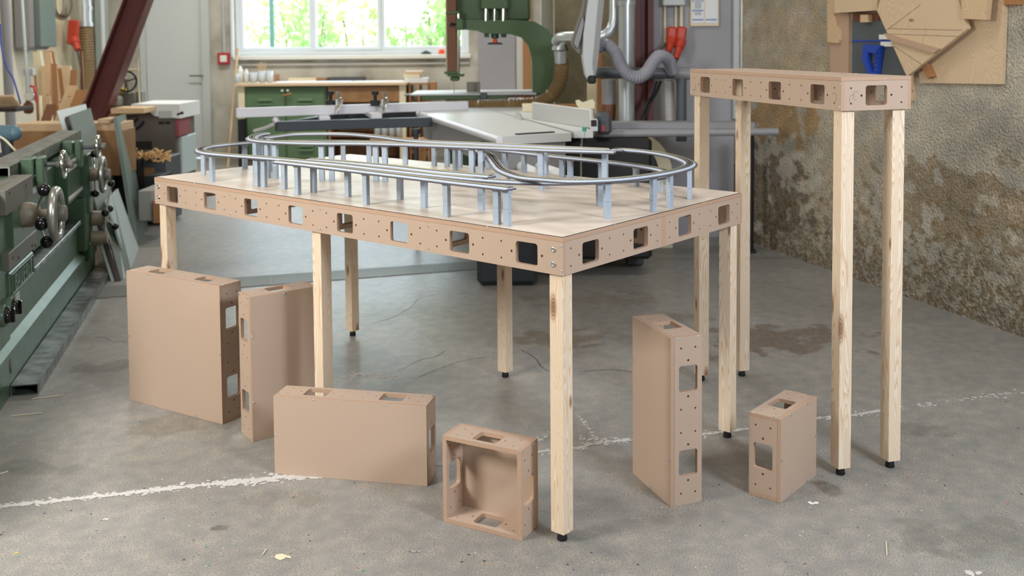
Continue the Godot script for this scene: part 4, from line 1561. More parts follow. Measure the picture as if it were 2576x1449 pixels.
	lathe(st, [[0.0, -0.17], [0.035, -0.16], [0.045, -0.12], [0.04, -0.08], [0.02, -0.06], [0.015, 0.0]], Transform3D(Basis(), Vector3(-0.03, 0.01, -0.03)), 16)
	obj("filter_bowl", st, M.walnut, t)
	st = S()
	tube(st, [Vector3(0.01, 0.09, 0), Vector3(0.045, 0.085, 0.01), Vector3(0.06, 0.02, 0.02), Vector3(0.066, -0.05, 0.02)], 0.011, 8)
	obj("lever", st, M.alarm_red, t)
	st = S()
	pbox(st, 58, 172, 82, 190, 9.03, 0.06)
	obj("valve_block", st, M.light_grey, t, Transform3D(Basis(), -P(75, 242, 9.0)))
	# offcuts at the left edge
	for k in 5:
		st = S()
		bb(st, P(8 + k * 4, 243 + k * 6, 8.2 + 0.03 * k), Vector3(0.16, 0.02, 0.09), 0.002, Basis(Vector3.UP, 0.3 + 0.1 * k))
		tag(obj("timber_offcut", st, M.board), "short squared offcut in the small pile on the ledge at the left", "offcut", "pile of offcuts at the left edge")
	pthing("ledge", "dark ledge carrying the small pile of offcuts", "ledge", -60, 272, 40, 282, 8.1, 0.3, M.dark_brown)
	# red plug, cable coil, duct and hose
	t = thing("wall_plug", "large red industrial plug hanging on a cable by the cream panel", "plug")
	plug(t, P(182, 66, 11.2), P(188, 104, 11.0), P(196, 126, 10.95), 0.085, 0.045)
	st = S()
	tube(st, smooth_line([P(165, 0, 11.3), P(172, 40, 11.25), P(178, 66, 11.2)]), 0.012, 8)
	obj("supply_cable", st, M.light_grey, t)
	st = S()
	tube(st, smooth_line([P(194, 124, 10.95), P(200, 150, 10.95), P(206, 180, 10.9)]), 0.012, 8)
	obj("lead", st, M.dark_grey, t)
	t = thing("cable_coil", "coil of thin cable hanging under the ceiling by the red plug", "cable coil", Transform3D(Basis(), P(150, 8, 10.8)))
	for k in 6:
		st = S()
		torus(st, Transform3D(Basis(Vector3(0, 1, 0), 0.2 * k - 0.5).scaled(Vector3(0.7, 1.25, 1)), Vector3(0.008 * k, 0.0, 0.01 * k)), 0.10 + 0.008 * k, 0.006, 24, 6)
		obj("turn", st, M.hose_tan if k % 2 else M.dark_grey, t)
	t = thing("dust_pipe", "metal dust pipe joined to a ribbed tan hose in the left corner", "dust pipe", Transform3D(Basis(), P(215, 62, 11.3)))
	st = S()
	cyl(st, Vector3(0, 0, 0), Vector3(-0.01, 2.3, 0), 0.078, 0.078, 20)
	cyl(st, Vector3(0, -0.02, 0), Vector3(0, 0.02, 0), 0.086, 0.086, 20)
	cyl(st, Vector3(0, 0.16, 0), Vector3(0, 0.2, 0), 0.084, 0.084, 20)
	obj("metal_duct", st, M.zinc, t)
	st = S()
	tube(st, [Vector3(0, -0.02, 0), Vector3(0.01, -0.4, 0), Vector3(0.03, -0.9, 0.1), Vector3(0.02, -1.3, 0.15)], 0.07, 16, 0.008, 0.03)
	obj("ribbed_hose", st, M.hose_tan, t)
	pthing("corner_column", "pale blue painted steel column in the corner next to the door", "column", 237, -300, 259, 300, 11.7, 0.15, M.pale_panel)
	pthing("corner_pipe", "thin pale pipe beside the corner column", "pipe", 250, -300, 257, 180, 11.5, 0.04, M.white_paint)
	# planing machine by the door
	t = thing("planing_machine", "grey planing machine with white table, red switch panel and hand wheel near the door", "machine")
	st = S()
	pbox(st, 300, 285, 446, 560, 8.55, 0.5, 0.01)
	obj("machine_body", st, M.machine_grey, t)
	st = S()
	var w0 := P(330, 262, 8.5)
	var w1 := P(452, 262, 8.5)
	prism(st, PackedVector2Array([Vector2(w0.x, w0.y - 0.035), Vector2(w0.x + 0.12, w0.y - 0.04), Vector2(w0.x + 0.19, w0.y - 0.10), Vector2(w1.x, w1.y - 0.12), Vector2(w1.x, w1.y), Vector2(w0.x, w0.y)]), -9.05, -8.5)
	obj("work_table", st, M.white_paint, t)
	st = S()
	pbox(st, 398, 279, 432, 298, 8.49, 0.04, 0.006)
	obj("grip", st, M.light_grey, t)
	for s in [[398, 306, 413, 313], [416, 306, 428, 313], [330, 356, 382, 376]]:
		st = S()
		pbox(st, s[0], s[1], s[2], s[3], 8.545, 0.02, 0.002)
		obj("slot", st, M.black, t)
	for r in [0.085, 0.145]:
		st = S()
		var pts := []
		for i in 9:
			var q := -PI * 0.15 - PI * 0.32 * i / 8
			pts.append(P(322, 286, 8.54) + Vector3(cos(q), sin(q), 0) * r)
		tube(st, pts, 0.011, 8)
		obj("arc_slot", st, M.black, t)
	st = S()
	pbox(st, 440, 300, 450, 344, 8.53, 0.3, 0.004)
	obj("switch_panel", st, M.brick_red, t)
	st = S()
	pbox(st, 448, 345, 458, 440, 8.6, 0.4, 0.004)
	obj("side_plate", st, M.pale_panel, t)
	st = S()
	cyl(st, P(446, 288, 8.5), P(458, 284, 8.48), 0.008)
	ball(st, P(458, 284, 8.48), 0.014)
	obj("lock_lever", st, M.black, t)
	st = S()
	pbox(st, 292, 233, 338, 268, 8.7, 0.12, 0.004)
	pbox(st, 338, 230, 356, 268, 8.75, 0.1, 0.004)
	obj("fence", st, M.cast_grey, t)
	var hc := P(318, 205, 8.6)
	st = S()
	torus(st, Transform3D(Basis(Vector3.UP, 0.7), hc), 0.085, 0.009, 28, 8)
	for k in 3:
		var q := TAU * k / 3 + 0.3
		cyl(st, hc, hc + Basis(Vector3.UP, 0.7) * (Vector3(cos(q), sin(q), 0) * 0.085), 0.006)
	obj("hand_wheel", st, M.black, t)
	st = S()
	cyl(st, hc, P(300, 185, 8.7), 0.025)
	cyl(st, P(300, 185, 8.7), P(300, 236, 8.7), 0.02)
	cyl(st, hc, P(324, 236, 8.65), 0.012)
	obj("wheel_bracket", st, M.cast_beige, t)
	st = S()
	tube(st, [P(296, 176, 8.7), P(346, 176, 8.6), P(349, 176, 8.6)], 0.009, 8)
	tube(st, [P(347, 178, 8.6), P(346, 146, 8.6)], 0.011, 8)
	tube(st, [P(347, 178, 8.6), P(352, 262, 8.65)], 0.006, 8)
	obj("guard_arm", st, M.cream, t)
	st = S()
	pbox(st, 290, 222, 312, 234, 8.68, 0.1, 0.004)
	obj("chip_guard", st, M.yellow, t)
	pthing("planed_board", "short pale wooden board lying on the near end of the planing machine", "board", 278, 272, 362, 286, 8.2, 0.27, M.board)
	pthing("machine_stool", "brown wooden block under the pale board by the planing machine", "block", 272, 287, 296, 316, 8.3, 0.2, M.brown_board)
	pthing("tool_head", "small grey tool head lying on the bench behind the red beam", "tool", 268, 242, 294, 272, 8.4, 0.15, M.cast_grey, 0.02)
	# crate with shavings
	t = thing("shavings_crate", "dark crate heaped with curled wood shavings in front of the planing machine", "crate")
	st = S()
	pbox(st, 336, 398, 418, 560, 7.6, 0.35, 0.004)
	obj("crate_body", st, M.dark_grey, t)
	st = S()
	pbox(st, 352, 422, 388, 470, 7.59, 0.02, 0.003)
	obj("crate_front", st, M.brown_ply, t)
	st = S()
	for i in 70:
		var p := P(rng.randf_range(342, 425), 398 - absf(rng.randfn()) * 7.0, 7.5 + rng.randf() * 0.3)
		var pts := []
		var b3 := Basis.from_euler(Vector3(rng.randf() * 6.0, rng.randf() * 6.0, rng.randf() * 6.0))
		for k in 5:
			pts.append(p + b3 * Vector3(cos(k * 1.1) * 0.025, sin(k * 1.1) * 0.025, k * 0.008))
		tube(st, pts, 0.006, 4)
	obj("wood_shavings", st, M.shaving, t).set_meta("kind", "stuff")
	pthing("beige_carton", "beige carton standing on the floor behind the table corner", "carton", 348, 480, 382, 556, 7.0, 0.3, M.plaster_grey)
	pthing("dark_case", "dark case standing on the floor behind the beige carton", "case", 362, 442, 404, 505, 7.3, 0.25, M.black)
	pthing("brown_carton", "reddish brown carton standing on the floor by the table leg", "carton", 384, 505, 408, 562, 6.95, 0.25, M.brown_board)
	pthing("white_binder", "black and white upright panel beside the shavings crate", "panel", 330, 402, 350, 475, 7.45, 0.1, M.black)
func plug(t: Node3D, a: Vector3, b: Vector3, c: Vector3, w: float, r: float) -> void:   # wall socket body, coupler
	var st := S()
	bb(st, a.lerp(b, 0.4), Vector3(w * 1.2, a.distance_to(b) * 0.95, w), 0.012, Basis(Vector3.FORWARD, 0.1))
	obj("socket_body", st, M.red_plastic, t)
	st = S()
	cyl(st, b + (b - c) * 0.3, c, r, r * 0.72, 18)
	cyl(st, b + (b - c) * 0.3, b.lerp(c, 0.25), r * 1.15, r * 1.1, 18)
	obj("coupler", st, M.red_plastic, t)

# ---------- workbench under the window ----------
func build_bench_side() -> void:
	var st := S()
	var yb := P(800, 209, 11.3).y
	var x0 := P(592, 210, 11.3).x
	var x1 := P(1022, 210, 11.3).x
	var t := thing("workbench", "long workbench with a wooden top below the window", "workbench")
	st = S()
	b2(st, x0, x1, yb - 0.032, yb, -11.98, -11.3, 0.004)
	obj("bench_top", st, M.plywood, t)
	for x in [x0 + 0.05, x1 - 0.05]:
		for z in [-11.865, -11.385]:
			st = S()
			b2(st, x - 0.035, x + 0.035, 0, yb - 0.032, z - 0.035, z + 0.035)
			obj("leg", st, M.cream, t)
	# green steel cabinet
	t = thing("steel_cabinet", "green steel cabinet with louvred double doors under the workbench", "cabinet")
	var cx0 := P(613, 230, 11.36).x
	var cx1 := P(820, 230, 11.36).x
	var mid := P(718, 230, 11.36).x
	st = S()
	b2(st, cx0, cx1, 0.04, yb - 0.045, -11.9, -11.38, 0.004)
	obj("cabinet_body", st, M.cabinet_green, t)
	for k in 2:
		var a := cx0 + 0.02 if k == 0 else mid + 0.01
		var b := mid - 0.01 if k == 0 else cx1 - 0.02
		st = S()
		b2(st, a, b, 0.07, yb - 0.075, -11.385, -11.36, 0.004)
		var d := obj("cabinet_door", st, M.cabinet_green, t)
		for g in 2:
			for i in 3:
				st = S()
				var c := (a + b) * 0.5
				var y := (yb - 0.19 - 0.045 * i) if g == 0 else (0.25 - 0.045 * i)
				prism(st, PackedVector2Array([Vector2(-11.36, y), Vector2(-11.33, y - 0.006), Vector2(-11.36, y + 0.022)]), -c - 0.08, -c + 0.08, Transform3D(Basis(Vector3(0, 0, 1), Vector3.UP, Vector3(-1, 0, 0)), Vector3()))
				obj("louvre", st, M.cabinet_green, d)
		st = S()
		cyl(st, Vector3(mid + (0.03 if k else -0.03), yb - 0.08, -11.36), Vector3(mid + (0.03 if k else -0.03), yb - 0.08, -11.33), 0.013)
		obj("door_knob", st, M.off_white, d)
	st = S()
	tube(st, [P(712, 241, 11.33), P(722, 238, 11.31), P(733, 235, 11.33)], 0.012, 6)
	tag(obj("tie_strap", st, M.brown_board), "brown strap tied across the knobs of the green cabinet", "strap")
	# drawer unit
	t = thing("drawer_unit", "wooden drawer unit with an open bay beside the green cabinet", "drawer unit")
	st = S()
	var dx0 := P(824, 230, 11.36).x
	var dx1 := P(1008, 230, 11.36).x
	b2(st, dx0, dx0 + 0.02, 0.0, yb - 0.035, -11.9, -11.37)
	b2(st, dx1 - 0.02, dx1, 0.0, yb - 0.035, -11.9, -11.37)
	b2(st, dx0, dx1, 0.0, 0.03, -11.9, -11.37)
	b2(st, dx0, dx1, 0.03, yb - 0.035, -11.9, -11.88)
	obj("carcass", st, M.brown_ply, t)
	st = S()
	b2(st, dx0 + 0.01, dx1 - 0.01, yb - 0.22, yb - 0.045, -11.6, -11.35, 0.004)
	obj("drawer", st, M.brown_ply, t)
	st = S()
	b2(st, dx0 + 0.02, dx1 - 0.02, 0.3, 0.32, -11.88, -11.4)
	obj("shelf_board", st, M.walnut, t)
	# things on the bench
	var put := func(called: String, label: String, category: String, px: float, y_top: float, r: float, m: Material, z := 11.5) -> MeshInstance3D:
		var c := P(px, 205, z)
		var h := P(px, y_top, z).y - yb
		var s2 := S()
		lathe(s2, [[0.0, 0.0], [r, 0.0], [r, h * 0.75], [r * 0.9, h * 0.8], [r * 0.5, h * 0.86], [r * 0.5, h], [0.0, h]], Transform3D(Basis(), Vector3(c.x, yb, c.z)), 16)
		var o := obj(called, s2, m)
		tag(o, label, category)
		return o
	put.call("white_canister", "tall white plastic canister at the end of the workbench", "canister", 605, 166, 0.03, M.off_white)
	put.call("labelled_bottle", "white plastic bottle standing beside the tall canister", "bottle", 620, 174, 0.028, M.white_paint)
	put.call("spray_bottle", "small white bottle in front of the canister on the bench", "bottle", 598, 185, 0.03, M.bucket, 11.42)
	for s in [[638, 182, 0.044, "pale blue plastic tub on the bench beside the bottles"], [659, 178, 0.042, "translucent plastic beaker holding brushes"], [679, 178, 0.04, "second translucent beaker beside the one with brushes"]]:
		var c := P(s[0], 205, 11.5)
		var h: float = P(s[0], s[1], 11.5).y - yb
		var r: float = s[2]
		st = S()
		lathe(st, [[0.0, 0.002], [r * 0.8, 0.0], [r, h], [r * 0.94, h], [r * 0.74, 0.008], [0.0, 0.008]], Transform3D(Basis(), Vector3(c.x, yb, c.z)), 20)
		tag(obj("plastic_beaker", st, M.bucket), s[3], "beaker")
	for k in 5:
		st = S()
		var a := P(653 + k * 3, 188, 11.5)
		cyl(st, a, a + Vector3(0.01 * (k - 2), 0.12 + 0.015 * (k % 3), 0.01), 0.007, 0.006, 8)
		var o := obj("brush_handle", st, M.board)
		tag(o, "wooden brush handle standing in a translucent beaker on the bench", "brush", "brushes in the beakers")
	pthing("wood_block", "small brown wooden block on the bench behind the beakers", "block", 690, 187, 699, 207, 11.72, 0.08, M.brown_board)
	var flats := [[690, 883, 11.36, 0.014, "paper", "long white board lying flat on the workbench"], [887, 1015, 11.4, 0.012, "off_white", "pale sheet lying at the right end of the workbench"], [725, 800, 11.75, 0.04, "cream", "low cream strip at the back of the workbench"], [825, 915, 11.8, 0.045, "dark_grey", "dark grey strip at the back of the workbench"], [795, 820, 11.72, 0.042, "brown_ply", "short brown strip at the back of the workbench"]]
	for s in flats:
		st = S()
		b2(st, P(s[0], 205, s[2]).x, P(s[1], 205, s[2]).x, yb, yb + s[3], -s[2] - 0.16, -s[2], 0.002)
		tag(obj("bench_strip", st, M[s[4]]), s[5], "strip")
	# cubby shelf
	t = thing("cubby_shelf", "small brown shelf unit with open compartments right of the workbench", "shelf")
	var sx0 := P(1031, 240, 11.5).x
	var sx1 := P(1077, 240, 11.5).x
	var sy := P(1060, 211, 11.5).y
	for x in [sx0, (sx0 + sx1) * 0.5, sx1]:
		st = S()
		b2(st, x - 0.01, x + 0.01, 0, sy, -11.8, -11.5)
		obj("upright", st, M.brown_board, t)
	for y in [sy - 0.01, sy - 0.22, sy - 0.42, 0.1]:
		st = S()
		b2(st, sx0 + 0.01, sx1 - 0.01, y, y + 0.018, -11.8, -11.503)
		obj("shelf_board", st, M.brown_board, t)
	for s in [[1018, 196, 1077, 209, "white_paint", "white box lying on top of the cubby shelf"], [1016, 187, 1056, 196, "cream", "stack of cream cards on the white box"], [1019, 179, 1062, 187, "board", "flat wooden block on top of the cream cards"]]:
		pthing("shelf_box", s[5], "box", s[0], s[1], s[2], s[3], 11.52, 0.2, M[s[4]], 0.003)
	pthing("shelf_cups", "small brown box at the end of the cubby shelf", "box", 1082, 206, 1097, 252, 11.47, 0.15, M.brown_board)
	# alarm call point, broom, sill things
	t = thing("fire_alarm", "red fire alarm call point with white plate beside the door", "alarm")
	st = S()
	pbox(st, 547, 133, 575, 162, 11.93, 0.07, 0.006)
	obj("alarm_case", st, M.alarm_red, t)
	st = S()
	pbox(st, 553, 139, 570, 156, 11.922, 0.012, 0.003)
	obj("alarm_plate", st, M.off_white, t)
	st = S()
	pbox(st, 556, -300, 562, 133, 11.97, 0.03, 0.003)
	obj("conduit", st, M.light_grey, t)
	st = S()
	cyl(st, P(598, 122, 11.8), G(565, 470, 0.02).lerp(P(573, 430, 11.2), 1.0), 0.014)
	tag(obj("broom_handle", st, M.board), "long wooden pole leaning on the wall between door and workbench", "pole")
	pthing("sill_cup", "orange cup standing on the window sill", "cup", 1103, 123, 1118, 138, 11.93, 0.07, M.orange, 0.015)
	st = S()
	lathe(st, [[0.0, 0.0], [0.07, 0.0], [0.055, 0.03], [0.02, 0.05], [0.0, 0.052]], Transform3D(Basis().scaled(Vector3(1.0, 1.0, 0.4)), P(1072, 138, 11.94)), 14)
	tag(obj("sill_object", st, M.dark_green), "dark green lump lying on the window sill", "object")
	# wall details right of the window, seen through the band saw
	pthing("grey_door_panel", "flat grey door panel in the back wall seen through the band saw", "panel", 1204, -200, 1297, 480, 11.95, 0.045, M.partition_grey)
	pthing("white_pier", "rough white painted wall strip beside the grey door panel", "wall strip", 1299, -200, 1316, 480, 11.9, 0.1, M.plaster)
	pthing("wooden_post", "brown wooden door post seen through the band saw throat", "post", 1316, -200, 1336, 480, 11.85, 0.1, M.brown_board)
	pthing("white_wall_strip", "rough white painted wall strip between band saw and concrete pillar", "wall strip", 1362, -200, 1398, 520, 8.8, 0.1, M.plaster)
	pthing("dark_gap_strip", "black upright strip standing in for the shaded gap at the end of the workbench", "box", 599, 300, 614, 420, 11.15, 0.15, M.black)  # black block put where the gap beside the cabinet lies in shade
	# tins under the saw outrigger
	for k in 4:
		st = S()
		var c := P(950 + k * 18, 330, 10.6)
		lathe(st, [[0.0, 0.0], [0.035, 0.0], [0.035, 0.12], [0.032, 0.125], [0.0, 0.125]], Transform3D(Basis(), Vector3(c.x, 0.36, c.z)), 14)
		tag(obj("paint_tin", st, M.zinc), "shiny metal tin on the low rack behind the saw", "tin", "tins on the low rack")
	t = thing("low_rack", "low brown rack behind the table saw carrying shiny tins", "rack")
	st = S()
	pbox(st, 930, 354, 1070, 360, 10.5, 0.35, 0.003)
	obj("rack_shelf", st, M.brown_board, t)
	for x in [936.0, 1064.0]:
		st = S()
		var c := P(x, 400, 10.6)
		b2(st, c.x - 0.02, c.x + 0.02, 0, 0.35, -10.75, -10.6)
		obj("rack_leg", st, M.brown_board, t)

# ---------- sliding table saw ----------
func bar(st: SurfaceTool, a: Vector3, b: Vector3, w: float, h: float, bev := 0.003) -> void:   # rectangular bar standing on the line a-b
	var x := b - a
	var l := x.length()
	x = x / l
	var y := (Vector3.UP - x * x.y).normalized()
	bb(st, (a + b) * 0.5 + y * h * 0.5, Vector3(l, h, w), bev, Basis(x, y, x.cross(y)))
func build_table_saw() -> void:
	var H := 0.87
	var t := thing("table_saw", "large sliding table saw with aluminium carriage, crosscut fence and rip fence", "table saw")
	var st := S()
	var q := [G(1058, 279, H), G(1264, 343, H), G(1437, 334, H), G(1180, 262, H)]
	slab(st, q, 0.045)
	obj("sliding_carriage", st, M.alu, t)
	st = S()
	slab(st, [q[0] + Vector3(0.02, -0.05, 0), q[1] + Vector3(0.02, -0.05, -0.02), q[2] + Vector3(-0.03, -0.05, -0.02), q[3] + Vector3(-0.03, -0.05, 0)], 0.14)
	obj("carriage_beam", st, M.duct_grey, t)
	st = S()
	cyl(st, q[0] + Vector3(-0.012, -0.02, 0), q[1] + Vector3(-0.012, -0.02, 0), 0.022, 0.022, 16)
	obj("carriage_rail", st, M.alu_white, t)
	st = S()
	bar(st, q[1].lerp(q[2], 0.25) + Vector3(-0.02, 0.0, -0.04), q[1].lerp(q[2], 0.8) + Vector3(-0.02, 0.0, -0.06), 0.03, 0.006, 0.001)
	obj("grip_strip", st, M.black, t)
	st = S()
	slab(st, [G(1186, 264, H), G(1444, 331, H), G(1492, 330, H), G(1345, 262, H)], 0.035)
	obj("saw_top", st, M.alu, t)
	st = S()
	var bc := G(1303, 300, H)
	for k in 40:
		var a0 := TAU * k / 40
		var a1 := TAU * (k + 1) / 40
		var f := Basis(Vector3.UP, 0.3)
		for s in [-1, 1]:
			var z: float = 0.0015 * s
			var v := [bc + f * Vector3(z, -0.07, 0), bc + f * Vector3(z, -0.07 + sin(a0) * 0.11, cos(a0) * 0.11), bc + f * Vector3(z, -0.07 + sin(a1) * 0.118, cos(a1) * 0.118)]
			tri(st, v[0], v[1], v[2])
	obj("saw_blade", st, M.chrome, t)
	# rip fence
	st = S()
	bar(st, G(1342, 299, H), G(1489, 323, H), 0.02, 0.105, 0.003)
	obj("rip_fence", st, M.alu, t)
	st = S()
	pbox(st, 1485, 301, 1504, 331, 5.64, 0.08, 0.003)
	obj("fence_profile", st, M.alu_white, t)
	st = S()
	pbox(st, 1487, 302, 1501, 318, 5.632, 0.01, 0.001)
	obj("profile_core", st, M.black, t)
	st = S()
	pbox(st, 1503, 286, 1540, 340, 5.7, 0.22, 0.02)
	obj("fence_head", st, M.dark_grey, t)
	st = S()
	bb(st, P(1518, 323, 5.53), Vector3(0.012, 0.035, 0.012), 0.003)
	obj("fence_lever", st, M.alarm_red, t)
	st = S()
	cyl(st, P(1470, 320, 5.5), P(1470, 345, 5.5), 0.012)
	obj("teal_grip", st, M.teal, t)
	st = S()
	cyl(st, P(1463, 345, 5.5), P(1463, 366, 5.5), 0.006)
	cyl(st, P(1461, 362, 5.5), P(1461, 500, 5.5), 0.007)
	obj("stop_rod", st, M.chrome, t)
	# rails to the right
	st = S()
	bar(st, P(1520, 322, 6.05), P(1893, 322, 6.05), 0.14, 0.038, 0.004)
	obj("extension_bar", st, M.duct_grey, t)
	st = S()
	cyl(st, P(1490, 338, 5.85), P(1957, 331, 5.85), 0.021, 0.021, 20)
	obj("fence_rail", st, M.duct_grey, t)
	st = S()
	pbox(st, 1505, 326, 1800, 331, 5.95, 0.05, 0.001)
	obj("rail_scale", st, M.light_grey, t)
	# cabinet
	st = S()
	var a := G(1200, 721)
	b2(st, a.x, a.x + 0.34, 0.0, 0.80, a.z - 0.6, a.z, 0.03)
	obj("saw_cabinet", st, M.anthracite, t)
	st = S()
	b2(st, a.x + 0.36, a.x + 1.0, 0.10, 0.80, a.z - 0.7, a.z - 0.2, 0.02)
	b2(st, a.x + 0.40, a.x + 0.55, 0.0, 0.14, a.z - 0.45, a.z - 0.25, 0.01)
	obj("cabinet_side", st, M.black, t)
	st = S()
	pbox(st, 1576, 560, 1620, 668, 6.05, 0.2, 0.01)
	obj("saw_foot", st, M.dark_grey, t)
	# outrigger: frame, arms, fence, stops
	st = S()
	bar(st, G(697, 330, 0.80), G(1086, 318, 0.80), 0.06, 0.062, 0.004)
	obj("outrigger_beam", st, M.anthracite, t)
	st = S()
	bar(st, P(870, 298, 7.5), P(1085, 294, 7.5), 0.05, 0.05, 0.004)
	obj("outrigger_beam", st, M.anthracite, t)
	st = S()
	bar(st, G(700, 330, 0.80), P(872, 300, 7.5), 0.05, 0.055, 0.004)
	obj("outrigger_beam", st, M.anthracite, t)
	for s in [[818, 300, 806, 280], [948, 291, 920, 274]]:
		st = S()
		bar(st, P(s[0], s[1] + 8, 6.7), P(s[2], s[3] + 8, 7.5), 0.07, 0.034, 0.003)
		obj("support_arm", st, M.alu_white, t)
	st = S()
	bar(st, G(594, 296, H), G(1176, 276, H), 0.045, 0.062, 0.003)
	var cf := obj("crosscut_fence", st, M.alu_white, t)
	for s in [[832, 852], [944, 967]]:
		st = S()
		var k := P(s[0], 262, 7.0)
		b2(st, k.x - 0.03, k.x + 0.03, k.y - 0.01, k.y + 0.03, k.z - 0.03, k.z + 0.03, 0.006)
		cyl(st, k + Vector3(0, 0.03, 0), k + Vector3(0, 0.07, 0), 0.012)
		cyl(st, k + Vector3(0, 0.065, 0), k + Vector3(0, 0.09, 0), 0.026, 0.022, 8)
		obj("stop_knob", st, M.black, cf)
		st = S()
		var pts := []
		for i in 8:
			pts.append(P(s[1] - 3.0 + 5.0 * sin(PI * i / 7.0), 230 + 8.0 * i, 6.9 - 0.004 * i))
		for i in 7:
			bar(st, pts[i], pts[i + 1], 0.03, 0.008, 0.001)
		obj("flip_stop", st, M.chrome, cf)
		st = S()
		pbox(st, s[1] - 8, 251, s[1] + 8, 268, 6.98, 0.04, 0.003)
		obj("stop_block", st, M.alu_white, cf)
	st = S()
	tube(st, [P(640, 330, 6.9), P(668, 322, 6.85), P(698, 308, 6.8)], 0.012, 8)
	cyl(st, P(690, 296, 6.8), P(700, 312, 6.8), 0.022)
	obj("swing_arm", st, M.alu_white, t)
	st = S()
	cyl(st, P(1046, 330, 6.75), Vector3(P(1048, 400, 6.75).x, 0, -6.75), 0.016)
	cyl(st, P(1046, 324, 6.75), P(1046, 336, 6.75), 0.03)
	obj("outrigger_leg", st, M.anthracite, t)
	for s in [[1290, 408, 1338, 432], [1330, 412, 1400, 436]]:
		st = S()
		cyl(st, P(s[0], s[1], 5.6), P(s[2], s[3], 5.0), 0.028, 0.028, 18)
		cyl(st, P(s[2], s[3], 5.0), P(s[2], s[3], 4.99), 0.018, 0.018, 12)
		obj("roller", st, M.white_paint, t)
	# push stick lying on the saw
	st = S()
	var ps := PackedVector2Array([Vector2(-0.055, 0.03), Vector2(-0.035, 0.035), Vector2(-0.01, 0.02), Vector2(0.02, 0.03), Vector2(0.045, 0.038), Vector2(0.06, 0.02), Vector2(0.055, -0.015), Vector2(0.03, -0.02), Vector2(-0.02, -0.025), Vector2(-0.045, 0.0)])
	prism(st, ps, -0.012, 0.012, Transform3D(Basis(), P(1471, 266, 5.95)))
	tag(obj("push_stick", st, M.cream), "pale wooden push stick resting behind the rip fence", "push stick")
	pthing("motor_housing", "dark grey motor housing behind the rails of the table saw", "housing", 1560, 392, 1648, 490, 6.1, 0.22, M.dark_grey, 0.02)
	# black round extraction drum with pale hood
	t = thing("dust_drum", "black drum with a pale rounded hood standing behind the saw rails", "drum")
	st = S()
	cyl(st, P(1560, 440, 6.6), P(1562, 440, 6.4), 0.24, 0.24, 32)
	obj("drum", st, M.black, t)
	st = S()
	var ring := PackedVector2Array()
	var c2 := P(1575, 440, 6.65)
	for i in 17:
		var g := PI * i / 16.0
		ring.append(Vector2(c2.x + cos(g) * 0.30, c2.y + sin(g) * 0.30))
	ring.append(Vector2(c2.x - 0.30, 0.0))
	ring.append(Vector2(c2.x + 0.30, 0.0))
	prism(st, ring, -6.73, -6.62)
	obj("hood", st, M.cream, t)

